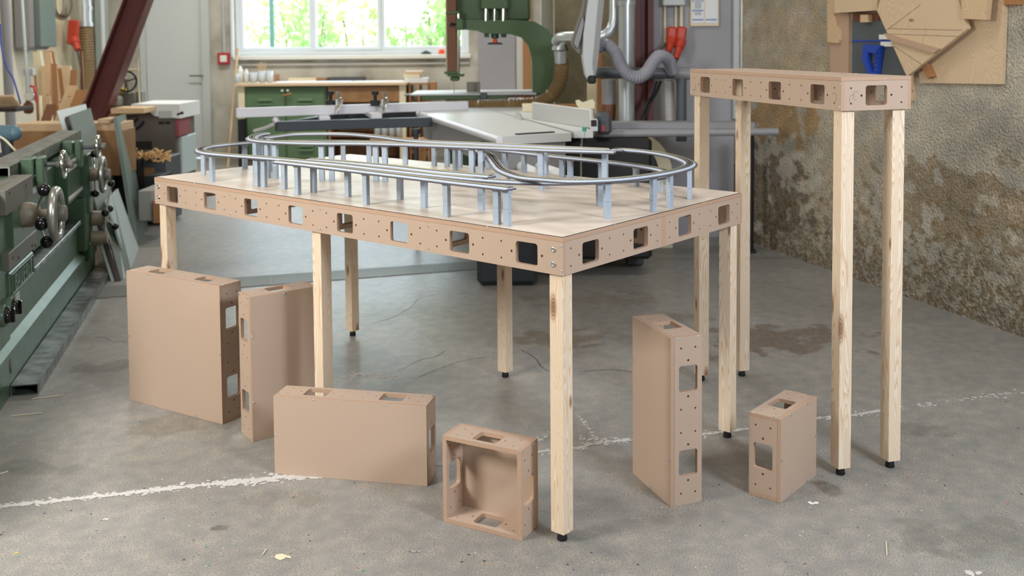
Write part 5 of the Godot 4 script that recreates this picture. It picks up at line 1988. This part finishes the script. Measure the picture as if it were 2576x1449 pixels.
# ---------- band saw ----------
func px_poly(list: Array, d: float) -> PackedVector2Array:
	var out := PackedVector2Array()
	for p in list:
		var v := P(p[0], p[1], d)
		out.append(Vector2(v.x, v.y))
	return out
func build_band_saw() -> void:
	var t := thing("band_saw", "big old green band saw with curved frame and wooden blade guard", "band saw")
	var st := S()
	prism(st, px_poly([[1150, 49], [1300, 50], [1345, 54], [1378, 74], [1398, 105], [1407, 150], [1408, 195], [1395, 228], [1372, 246], [1345, 256], [1340, 234], [1338, 150], [1330, 115], [1312, 94], [1285, 86], [1216, 84], [1200, 77], [1166, 74], [1150, 73]], 7.9), -8.2, -7.9)
	obj("curved_arm", st, M.saw_green, t)
	st = S()
	pbox(st, 1136, -220, 1333, 54, 8.0, 0.3, 0.02)
	obj("wheel_case", st, M.saw_green, t)
	st = S()
	pbox(st, 1208, -60, 1279, 24, 7.92, 0.1, 0.01)
	obj("tension_block", st, M.saw_green, t)
	for x in [1222.0, 1266.0, 1244.0]:
		st = S()
		cyl(st, P(x, 22, 7.9), P(x, 53, 7.9), 0.013 if x != 1244.0 else 0.007)
		obj("guide_rod", st, M.chrome, t)
	st = S()
	pbox(st, 1218, 84, 1230, 94, 7.95, 0.1)
	pbox(st, 1260, 84, 1274, 94, 7.95, 0.1)
	cyl(st, P(1245, 84, 7.98), P(1245, 97, 7.98), 0.03)
	obj("arm_foot", st, M.dark_green, t)
	st = S()
	cyl(st, P(1245, 97, 7.98), P(1245, 107, 7.98), 0.014, 0.024)
	obj("adjuster_hub", st, M.orange, t)
	st = S()
	cyl(st, P(1245, 107, 7.98), P(1245, 112, 7.98), 0.05, 0.064, 24)
	obj("adjuster_wheel", st, M.dark_grey, t)
	st = S()
	pbox(st, 1124, -40, 1148, 188, 7.85, 0.12, 0.004)
	obj("blade_guard", st, M.walnut, t)
	st = S()
	pbox(st, 1121, -40, 1126, 192, 7.9, 0.1, 0.002)
	obj("guard_edge", st, M.cream, t)
	st = S()
	cyl(st, P(1153, 32, 7.86), P(1153, 186, 7.86), 0.013)
	obj("guide_post", st, M.chrome, t)
	st = S()
	pbox(st, 1121, 28, 1156, 35, 7.84, 0.14, 0.003)
	pbox(st, 1146, 46, 1166, 75, 7.83, 0.14, 0.008)
	obj("upper_bracket", st, M.saw_green, t)
	st = S()
	ball(st, P(1134, 61, 7.8), 0.016)
	cyl(st, P(1134, 61, 7.8), P(1146, 61, 7.83), 0.008)
	obj("clamp_knob", st, M.black_knob, t)
	st = S()
	pbox(st, 1117, 180, 1150, 186, 7.84, 0.14, 0.003)
	pbox(st, 1126, 186, 1167, 193, 7.83, 0.12, 0.006)
	pbox(st, 1132, 193, 1156, 204, 7.85, 0.08, 0.01)
	obj("blade_guide", st, M.saw_green, t)
	st = S()
	pbox(st, 1141, 200, 1143, 240, 7.9, 0.002, 0.0)
	obj("blade", st, M.worn_steel, t)
	var yt := P(1180, 236, 7.75).y
	st = S()
	b2(st, P(1030, 236, 7.75).x, P(1350, 236, 7.75).x, yt - 0.012, yt, -8.35, -7.75, 0.003)
	obj("saw_table", st, M.light_grey, t)
	st = S()
	b2(st, P(1060, 240, 7.75).x, P(1278, 240, 7.75).x, yt - 0.045, yt - 0.012, -8.3, -7.76, 0.004)
	obj("table_casting", st, M.saw_green, t)
	st = S()
	b2(st, P(1278, 240, 7.75).x, P(1350, 240, 7.75).x, yt - 0.032, yt - 0.012, -8.3, -7.78, 0.003)
	obj("table_leaf", st, M.walnut, t)
	st = S()
	b2(st, P(1120, 240, 7.9).x, P(1330, 240, 7.9).x, 0.0, yt - 0.1, -8.3, -7.95, 0.02)
	b2(st, P(1120, 240, 7.9).x, P(1200, 240, 7.9).x, yt - 0.1, yt - 0.045, -8.1, -7.9, 0.01)
	obj("pedestal", st, M.saw_green, t)
	st = S()
	pbox(st, 1174, 206, 1205, 231, 8.0, 0.02, 0.002)
	pbox(st, 1200, 206, 1207, 231, 7.9, 0.1, 0.002)
	obj("saw_fence", st, M.cast_grey, t)
	st = S()
	cyl(st, P(1016, 239, 7.8), P(1034, 237, 7.8), 0.008)
	obj("table_pin", st, M.chrome, t)
	st = S()
	pbox(st, 1195, 246, 1235, 250, 7.74, 0.03, 0.002)
	pbox(st, 1208, 234, 1225, 249, 7.73, 0.03, 0.004)
	obj("trunnion", st, M.dark_grey, t)
	# ribbed tan hose
	st = S()
	tube(st, smooth_line([P(1120, 270, 7.65), P(1200, 269, 7.6), P(1290, 267, 7.6), P(1350, 261, 7.6), P(1388, 240, 7.6), P(1407, 208, 7.62), P(1412, 175, 7.65), P(1412, 150, 7.7)], 0.02), 0.046, 18, 0.012, 0.04)
	tag(obj("ribbed_hose", st, M.hose_tan), "ribbed tan suction hose running below the band saw table and up", "hose")

# ---------- extraction pipes, plugs and conduits round the pillar ----------
func build_extraction() -> void:
	var st := S()
	var t := thing("saw_hood", "grey plastic guard hood hanging on an arm above the table saw", "hood")
	prism(st, px_poly([[1482, -60], [1462, 30], [1442, 92], [1437, 108], [1442, 120], [1455, 133], [1464, 138], [1474, 80], [1492, -60]], 6.28), -6.4, -6.28)
	obj("hood_shell", st, M.cast_grey, t)
	st = S()
	prism(st, px_poly([[1488, -60], [1468, 86], [1466, 140], [1474, 190], [1483, 206], [1496, 196], [1503, 168], [1526, -60]], 6.22), -6.38, -6.22)
	obj("hood_panel", st, M.light_grey, t)
	st = S()
	prism(st, px_poly([[1513, -60], [1492, 160], [1496, 190], [1503, 168], [1526, -60]], 6.2), -6.3, -6.205)
	obj("hood_rail", st, M.duct_grey, t)
	st = S()
	prism(st, px_poly([[1466, 40], [1447, 96], [1444, 110], [1452, 122], [1460, 100], [1469, 60]], 6.26), -6.28, -6.25)
	obj("hood_rib", st, M.duct_grey, t)
	st = S()
	pbox(st, 1479, 190, 1500, 211, 6.2, 0.1, 0.01)
	obj("rubber_tip", st, M.black, t)
	st = S()
	tube(st, smooth_line([P(1500, 122, 6.35), P(1524, 112, 6.33), P(1546, 130, 6.3), P(1560, 161, 6.28), P(1579, 186, 6.26), P(1604, 195, 6.26), P(1626, 182, 6.3), P(1643, 157, 6.35), P(1659, 142, 6.4), P(1680, 150, 6.5), P(1692, 180, 6.58)], 0.012), 0.035, 18, 0.006, 0.022)
	tag(obj("corrugated_hose", st, M.hose_grey), "grey corrugated suction hose looping from the saw hood to the dark pipe", "hose")
	t = thing("plastic_pipe", "dark grey plastic drain-like pipe running level with a downpipe", "pipe")
	st = S()
	cyl(st, P(1495, 183, 6.62), P(1726, 185, 6.62), 0.037, 0.037, 20)
	obj("level_pipe", st, M.pvc_dark, t)
	st = S()
	cyl(st, P(1695, 183, 6.62), P(1735, 185, 6.62), 0.042, 0.042, 20)
	cyl(st, P(1733, 175, 6.62), P(1752, 172, 6.62), 0.02)
	obj("pipe_socket", st, M.duct_grey, t)
	st = S()
	cyl(st, P(1714, 190, 6.62), Vector3(P(1714, 300, 6.62).x, 0.7, -6.62), 0.034, 0.034, 20)
	obj("down_pipe", st, M.pvc_dark, t)
	st = S()
	tube(st, [P(1684, 198, 6.75), P(1685, 250, 6.75), P(1687, 300, 6.75), P(1688, 340, 6.75)], 0.034, 16, 0.004, 0.016)
	obj("ribbed_drop", st, M.plaster, t)
	t = thing("zinc_duct", "tall bright zinc duct in front of the red steel column", "duct")
	var dc := P(1576, 150, 6.8)
	st = S()
	cyl(st, Vector3(dc.x, 0.0, dc.z), Vector3(dc.x, 4.0, dc.z), 0.053, 0.053, 24)
	obj("duct_body", st, M.zinc, t)
	st = S()
	cyl(st, P(1576, 14, 6.8), P(1576, 2, 6.8), 0.062, 0.062, 24)
	cyl(st, P(1576, 0, 6.8), P(1576, -6, 6.8), 0.07, 0.07, 24)
	obj("duct_collar", st, M.zinc, t)
	st = S()
	tube(st, smooth_line([P(1546, -80, 6.9), P(1546, 10, 6.9), P(1545, 48, 6.9), P(1538, 72, 6.9), P(1522, 88, 6.9), P(1504, 92, 6.92), P(1440, 92, 7.0), P(1408, 94, 7.1), P(1399, 104, 7.2)], 0.02), 0.034, 16)
	tag(obj("bent_duct", st, M.zinc), "shiny bent zinc duct curving behind the saw hood", "duct")
	t = thing("hose_reducer", "zinc reducer with clamps joining the tan hose", "reducer")
	st = S()
	cyl(st, P(1408, 103, 7.6), P(1408, 118, 7.6), 0.04, 0.05, 18)
	cyl(st, P(1408, 118, 7.6), P(1408, 126, 7.6), 0.056, 0.056, 18)
	cyl(st, P(1409, 126, 7.6), P(1410, 158, 7.62), 0.048, 0.042, 18)
	obj("reducer_body", st, M.zinc, t)
	st = S()
	cyl(st, P(1422, 112, 7.55), P(1428, 128, 7.55), 0.008)
	obj("clamp", st, M.black, t)
	t = thing("dust_filter", "grey duct stub with a dusty brown cloth collar beside the zinc duct", "duct stub")
	st = S()
	cyl(st, P(1531, 200, 6.95), P(1531, 262, 6.95), 0.046, 0.046, 20)
	cyl(st, P(1531, 203, 6.95), P(1531, 207, 6.95), 0.05, 0.05, 20)
	obj("stub", st, M.duct_grey, t)
	st = S()
	lathe(st, [[0.03, -0.16], [0.045, -0.1], [0.05, -0.03], [0.047, 0.0]], Transform3D(Basis(), P(1531, 262, 6.95)), 18)
	obj("cloth_collar", st, M.walnut, t)
	pthing("cream_plank", "upright cream plank behind the saw hood", "plank", 1478, 140, 1503, 560, 7.4, 0.03, M.cream)
	pthing("brown_plank", "upright reddish brown plank beside the cream one", "plank", 1503, 130, 1518, 560, 7.35, 0.03, M.brown_board)
	pthing("back_board", "long low brown board behind the rip fence", "board", 1332, 262, 1480, 290, 7.3, 0.04, M.brown_board)
	pthing("beige_block", "small beige block left of the rip fence", "block", 1314, 262, 1342, 282, 7.0, 0.1, M.cream)
	# red steel column
	t = thing("steel_column", "dark red steel column standing against the grey partition", "column")
	for s in [[1597, 1611], [1628, 1643]]:
		st = S()
		var x0 := P(s[0], 200, 6.9).x
		var x1 := P(s[1], 200, 6.9).x
		b2(st, x0, x1, 0, 4.0, -6.97, -6.87, 0.002)
		obj("flange", st, M.red_steel, t)
	st = S()
	b2(st, P(1611, 200, 6.9).x, P(1628, 200, 6.9).x, 0, 4.0, -6.96, -6.935)
	obj("web", st, M.red_steel, t)
	st = S()
	for k in 2:
		tube(st, smooth_line([P(1662 - k * 10, 205, 6.7), P(1650 - k * 8, 235, 6.65), P(1635 - k * 8, 262, 6.6), P(1624 - k * 12, 300, 6.6)]), 0.009, 8)
	tag(obj("black_cables", st, M.black), "pair of black cables hanging before the red column", "cables")
	# sockets on the partition
	t = thing("wall_sockets", "red industrial sockets with plugs and a grey switch box on the partition", "sockets")
	for s in [[1690, 72, 1688, 106, 1680, 132], [1714, 72, 1711, 112, 1700, 148]]:
		plug(t, P(s[0], s[1], 6.9), P(s[2], s[3], 6.85), P(s[4], s[5], 6.8), 0.055, 0.03)
	st = S()
	pbox(st, 1668, -30, 1724, 14, 6.88, 0.09, 0.006)
	obj("switch_box", st, M.light_grey, t)
	for s in [[1670, 14, 1676, 108], [1698, 14, 1703, 72], [1711, 14, 1718, 68]]:
		st = S()
		pbox(st, s[0], s[1], s[2], s[3], 6.95, 0.02, 0.003)
		obj("conduit", st, M.cream, t)
	st = S()
	tube(st, smooth_line([P(1700, 148, 6.8), P(1699, 170, 6.8)]), 0.01, 8)
	tube(st, smooth_line([P(1676, 112, 6.85), P(1664, 122, 6.7), P(1655, 130, 6.55)]), 0.008, 8)
	obj("lead", st, M.dark_grey, t)
	# notice board
	t = thing("notice_board", "cream framed notice board with two printed sheets on the partition", "notice board")
	st = S()
	pbox(st, 1737, -90, 1809, 66, 6.95, 0.03, 0.003)
	obj("backing", st, M.cream, t)
	for s in [[1741, 1771], [1774, 1805]]:
		st = S()
		pbox(st, s[0], -80, s[1], 58, 6.946, 0.002, 0.0)
		var sh := obj("sheet", st, M.paper, t)
		st = S()
		pbox(st, s[0] + 1, 48, s[1] - 2, 51, 6.943, 0.002, 0.0)
		if s[0] == 1741:
			pbox(st, s[0] + 1, 25, s[1] - 2, 28, 6.943, 0.002, 0.0)
			pbox(st, s[0] + 1, 0, s[0] + 4, 5, 6.943, 0.002, 0.0)
			pbox(st, s[1] - 5, 0, s[1] - 2, 5, 6.943, 0.002, 0.0)
		obj("print_line", st, M.print_blue, sh).set_meta("kind", "stuff")
		if s[0] == 1741:
			st = S()
			pbox(st, 1748, -10, 1764, 22, 6.943, 0.002, 0.0)
			pbox(st, 1748, 30, 1764, 38, 6.943, 0.002, 0.0)
			obj("print_block", st, M.print_grey, sh).set_meta("kind", "stuff")
	pthing("cable_trunking", "pale cable trunking running up the grey partition", "trunking", 1846, -300, 1861, 300, 6.92, 0.05, M.light_grey)
	st = S()
	var cp := P(1867, 100, 6.9)
	cyl(st, Vector3(cp.x, 0.3, cp.z), Vector3(cp.x, 4.0, cp.z), 0.0135)
	tag(obj("steel_conduit", st, M.zinc), "thin steel conduit beside the pale cable trunking", "conduit")
	st = S()  # thin dark upright in the wall corner
	var kp := P(1889, 400, 6.45)
	cyl(st, Vector3(kp.x, 0.0, kp.z), Vector3(kp.x, P(1889, 335, 6.45).y, kp.z), 0.02)
	b2(st, kp.x - 0.03, kp.x + 0.03, 0.0, 0.02, kp.z - 0.03, kp.z + 0.03)
	tag(obj("corner_post", st, M.black), "black upright post in the wall corner", "post")

# ---------- wooden templates hung on the right wall ----------
func on_wall(list: Array, off: float) -> PackedVector2Array:
	var out := PackedVector2Array()
	var o := wall_o + wall_b.z * off
	for p in list:
		var v := hit(p[0], p[1], o, wall_b.z) - wall_o
		out.append(Vector2(v.dot(wall_b.x), v.y))
	return out
func hung(called: String, label: String, category: String, px: Array, off: float, thick: float, m: Material) -> MeshInstance3D:
	var st := S()
	prism(st, on_wall(px, off + thick), off, off + thick, Transform3D(wall_b, wall_o))
	var o := obj(called, st, m)
	tag(o, label, category)
	return o
func build_wall_templates() -> void:
	hung("plywood_template", "large upright plywood sheet hung on the concrete wall", "template", [[2292, -60], [2314, 209], [2520, 212], [2530, -60]], 0.004, 0.02, M.plywood)
	hung("slate_board", "dark grey board with a blue stripe hung on the wall", "board", [[2143, 52], [2143, 188], [2290, 196], [2250, 52]], 0.0, 0.018, M.slate)
	hung("stripe_board", "narrow blue strip across the dark grey board", "strip", [[2143, 101], [2143, 105], [2240, 105], [2240, 101]], 0.019, 0.004, M.blue_plastic)
	hung("white_tab", "short white strip above the blue one on the dark board", "strip", [[2211, 87], [2211, 99], [2236, 99], [2236, 87]], 0.019, 0.01, M.off_white)
	hung("lower_white_tab", "short white strip below the blue one on the dark board", "strip", [[2215, 105], [2215, 117], [2246, 117], [2246, 105]], 0.019, 0.01, M.off_white)
	hung("long_template", "long brown fibreboard strip hanging at the left of the templates", "template", [[2097, -60], [2088, 60], [2088, 186], [2132, 188], [2134, -60]], 0.0, 0.018, M.mdf_edge)
	hung("curved_template", "fibreboard template with a curved cutout hung over the long strip", "template", [[2081, -60], [2081, 106], [2108, 109], [2112, 100], [2112, 78], [2100, 64], [2097, 40], [2098, -60]], 0.02, 0.016, M.board)
	hung("square_template", "square pale wooden board hung at the top of the templates", "template", [[2098, -60], [2098, 33], [2206, 26], [2212, -60]], 0.042, 0.018, M.plywood)
	hung("small_block", "small pale wooden block on top of the dark grey board", "block", [[2164, 37], [2164, 56], [2184, 56], [2184, 37]], 0.02, 0.025, M.board)
	hung("brown_batten", "short brown batten behind the small pale block", "batten", [[2145, 32], [2145, 54], [2210, 52], [2210, 32]], 0.0, 0.02, M.walnut)
	var pent := hung("pentagon_template", "five-sided plywood template with pencil lines hung askew", "template", [[2206, 26], [2281, 192], [2434, 72], [2392, -60], [2232, -60]], 0.065, 0.02, M.plywood)
	for l in [[[2225, 80], [2315, 12]], [[2235, 72], [2420, 76]], [[2225, 85], [2420, 92]], [[2240, 110], [2330, 170]]]:
		var st := S()
		var q := on_wall(l, 0.086)
		cyl(st, Transform3D(wall_b, wall_o) * Vector3(q[0].x, q[0].y, 0.0855), Transform3D(wall_b, wall_o) * Vector3(q[1].x, q[1].y, 0.0855), 0.001, 0.001, 5)
		obj("pencil_line", st, M.pencil, pent)
	hung("slanting_batten", "slim wooden batten screwed across the five-sided template", "batten", [[2222, 84], [2235, 100], [2348, 134], [2362, 124]], 0.087, 0.016, M.mdf_edge)
	hung("tall_board", "knotty wooden board hung at the upper right of the templates", "board", [[2412, -60], [2422, 47], [2478, 50], [2490, -60]], 0.07, 0.03, M.board)
	hung("corner_board", "short brown board at the far upper right of the templates", "board", [[2524, -60], [2526, 12], [2562, 12], [2566, -60]], 0.0, 0.03, M.brown_board)
	hung("wall_peg", "short wooden peg sticking out below the five-sided template", "peg", [[2317, 166], [2332, 198], [2342, 193], [2328, 160]], 0.0, 0.06, M.brown_board)
	hung("narrow_strip", "narrow fibreboard strip hanging below the five-sided template", "strip", [[2282, 180], [2286, 254], [2297, 254], [2298, 170]], 0.0, 0.012, M.board)
	# blue push handle: loop with ribs
	var t := thing("push_block", "blue plastic push handle hanging in front of the dark grey board", "handle", Transform3D(wall_b, wall_o))
	var outer := on_wall([[2171, 111], [2168, 150], [2183, 188], [2204, 190], [2215, 115]], 0.05)
	var inner := on_wall([[2182, 132], [2181, 152], [2190, 180], [2199, 182], [2203, 134]], 0.05)
	var st := S()
	for i in 5:
		var j := (i + 1) % 5
		prism(st, PackedVector2Array([outer[i], outer[j], inner[j], inner[i]]), 0.022, 0.05)
	obj("grip_loop", st, M.blue_plastic, t)
	st = S()
	var k0 := outer[4].lerp(inner[4], 0.5)
	for i in 6:
		var f := i / 6.0
		var a := outer[4].lerp(outer[3], f)
		var b := inner[4].lerp(inner[3], f)
		prism(st, PackedVector2Array([a, b, b + Vector2(0, -0.006), a + Vector2(0, -0.006)]), 0.05, 0.056)
	obj("rib", st, M.blue_plastic, t).set_meta("kind", "stuff")

# ---------- marks and litter on the floor ----------
func ribbon(st: SurfaceTool, px: Array, w: float, ragged: float, y: float, step := 0.012) -> void:
	var pts := []
	for p in px:
		pts.append(G(p[0], p[1]))
	var line := smooth_line(pts, step)
	var prev := []
	for i in line.size():
		var t: Vector3 = (line[mini(i + 1, line.size() - 1)] - line[maxi(i - 1, 0)]).normalized()
		var s := t.cross(Vector3.UP)
		var a := w * (0.35 + ragged * rng.randf())
		var b := w * (0.35 + ragged * rng.randf())
		var now := [line[i] + s * a + Vector3.UP * y, line[i] - s * b + Vector3.UP * y]
		if prev.size():
			quad(st, prev[0], now[0], now[1], prev[1])
		prev = now
func flake(st: SurfaceTool, c: Vector3, r: float, y: float) -> void:
	var n := 7
	var ph := rng.randf() * TAU
	var el := rng.randf_range(0.4, 1.0)
	var p := []
	for i in n:
		var a := TAU * i / n
		var v := Vector3(cos(a), 0, -sin(a) * el) * r * rng.randf_range(0.6, 1.1)
		p.append(c + v.rotated(Vector3.UP, ph) + Vector3.UP * y)
	for i in range(1, n - 1):
		tri(st, p[0], p[i], p[i + 1])
func build_floor_marks() -> void:
	# plaster filled joint: thin remains and broken flakes
	var st := S()
	ribbon(st, [[-60, 1280], [150, 1259], [300, 1243], [450, 1227], [600, 1211], [740, 1199]], 0.0055, 2.6, 0.0009, 0.007)
	ribbon(st, [[1330, 1140], [1453, 1126], [1509, 1113], [1590, 1108]], 0.003, 2.6, 0.0009, 0.007)
	ribbon(st, [[1760, 1094], [1860, 1082], [1960, 1066], [2056, 1052], [2147, 1044], [2230, 1030]], 0.004, 2.6, 0.0009, 0.007)
	var runs := [[[[-60, 1280], [300, 1243], [600, 1211], [790, 1197]], 420, 0.012, 0.011], [[[560, 1216], [700, 1203], [790, 1196]], 90, 0.02, 0.016], [[[1330, 1140], [1453, 1126], [1509, 1113], [1590, 1108]], 130, 0.012, 0.010], [[[1453, 1046], [1478, 1075], [1503, 1106], [1540, 1102]], 70, 0.008, 0.008],
		[[[1345, 1108], [1370, 1098], [1393, 1088]], 45, 0.012, 0.010], [[[1760, 1094], [1960, 1066], [2147, 1044], [2400, 1008], [2600, 984]], 260, 0.014, 0.010], [[[872, 947], [930, 946], [1004, 950]], 90, 0.018, 0.014], [[[1470, 1110], [1520, 1112]], 40, 0.02, 0.012], [[[1100, 1168], [1180, 1160]], 30, 0.012, 0.01]]
	for r in runs:
		var pts := []
		for p in r[0]:
			pts.append(G(p[0], p[1]))
		var line := smooth_line(pts, 0.01)
		for i in r[1]:
			var c: Vector3 = line[rng.randi() % line.size()]
			flake(st, c + Vector3(rng.randfn() * r[2] * 0.6, 0, rng.randfn() * r[2]), r[3] * rng.randf_range(0.2, 1.0), 0.0006 + 0.0004 * rng.randf())
	var o := obj("plaster_joint", st, M.plaster)
	o.set_meta("kind", "stuff")
	tag(o, "white plaster filling of the joint across the concrete floor", "plaster")
	# hairline cracks
	st = S()
	for c in [[[935, 812], [985, 800], [1035, 772], [1055, 752], [1120, 738], [1195, 742]], [[1000, 935], [1060, 905], [1095, 898], [1120, 882]], [[238, 848], [265, 850], [280, 858], [320, 861]], [[1310, 880], [1345, 900], [1365, 925], [1395, 940]], [[1050, 950], [1150, 912], [1230, 897]], [[1460, 935], [1530, 930], [1590, 935]]]:
		ribbon(st, c, 0.0022, 1.2, 0.0006, 0.01)
	o = obj("floor_cracks", st, M.dark_grey)
	o.set_meta("kind", "stuff")
	tag(o, "thin dark cracks wandering through the concrete floor", "cracks")
	# paint and dirt specks
	var cols := ["plaster", "plaster", "plaster_grey", "orange", "teal", "dark_grey", "dark_grey", "yellow", "blue_grey"]
	for k in cols.size():
		st = S()
		var n := 150 if k < 3 else (14 if cols[k] != "dark_grey" else 60)
		for i in n:
			var p := G(rng.randf_range(-40, 2620), 700 + 749.0 * sqrt(rng.randf()))
			flake(st, p, rng.randf_range(0.0012, 0.0042) * (1.0 if k < 3 else 1.3), 0.0005 + 0.0001 * (k % 5))
		o = obj("paint_specks", st, M[cols[k]])
		o.set_meta("kind", "stuff")
		tag(o, "tiny %s specks scattered over the concrete floor" % ["white", "chalky white", "pale grey", "orange", "green", "dark", "black", "yellow", "blue"][k], "specks")
	# larger chips
	for c in [[704, 1402, 0.02, "cream", "pale cream paint chip lying on the floor"], [262, 1307, 0.008, "off_white", "small white ring-like chip on the floor by the joint"], [1040, 1388, 0.012, "plaster_grey", "flat grey plaster chip on the concrete"], [2040, 1266, 0.014, "off_white", "white curled chip near the small closed box"], [2440, 1442, 0.02, "plaster", "pale plaster patch in the lower right of the floor"], [1225, 1082, 0.01, "blue_grey", "bluish chip behind the small open box"]]:
		st = S()
		flake(st, G(c[0], c[1]), c[2], 0.0012)
		flake(st, G(c[0], c[1]) + Vector3(c[2] * 1.1, 0, 0), c[2] * 0.7, 0.0012)
		tag(obj("floor_chip", st, M[c[3]]), c[4], "chip")
	for s in [[2229, 1365, 2231, 1398, "white wood strip lying on the floor in front of the tall stand"], [80, 1005, 160, 995, "thin straw of wood lying on the floor by the steel tube"], [28, 1048, 106, 1040, "second thin straw of wood on the floor in front of the machine"], [660, 1398, 670, 1384, "short bent white shaving on the floor"], [0, 1194, 20, 1187, "short straw at the edge of the floor by the machine"]]:
		st = S()
		cyl(st, G(s[0], s[1]) + Vector3(0, 0.0022, 0), G(s[2], s[3]) + Vector3(0, 0.0022, 0), 0.0018, 0.0018, 6)
		tag(obj("wood_straw", st, M.cream), s[4], "straw")
	# tread plates over the floor channel
	var t := thing("channel_cover", "row of steel tread plates covering a channel in the floor", "cover")
	var n0 := G(240, 752)
	var n1 := G(1215, 677)
	var f0 := G(240, 724)
	var f1 := G(1215, 657)
	var k := 7
	for i in k:
		st = S()
		var a := (i + 0.006) / k
		var b := (i + 0.994) / k
		var up := Vector3(0, 0.004, 0)
		slab(st, [n0.lerp(n1, a) + up, n0.lerp(n1, b) + up, f0.lerp(f1, b) + up, f0.lerp(f1, a) + up], 0.0035)
		var rib := 18
		for r in rib:
			for c in 30:
				var p := n0.lerp(n1, lerpf(a, b, (c + 0.5) / 30.0)).lerp(f0.lerp(f1, lerpf(a, b, (c + 0.5) / 30.0)), (r + 0.5) / rib)
				bx(st, p + Vector3(0, 0.0042, 0), Vector3(0.014, 0.0012, 0.003), Basis(Vector3.UP, 0.7 if (r + c) % 2 else -0.7))
		obj("plate", st, M.tread_plate, t)
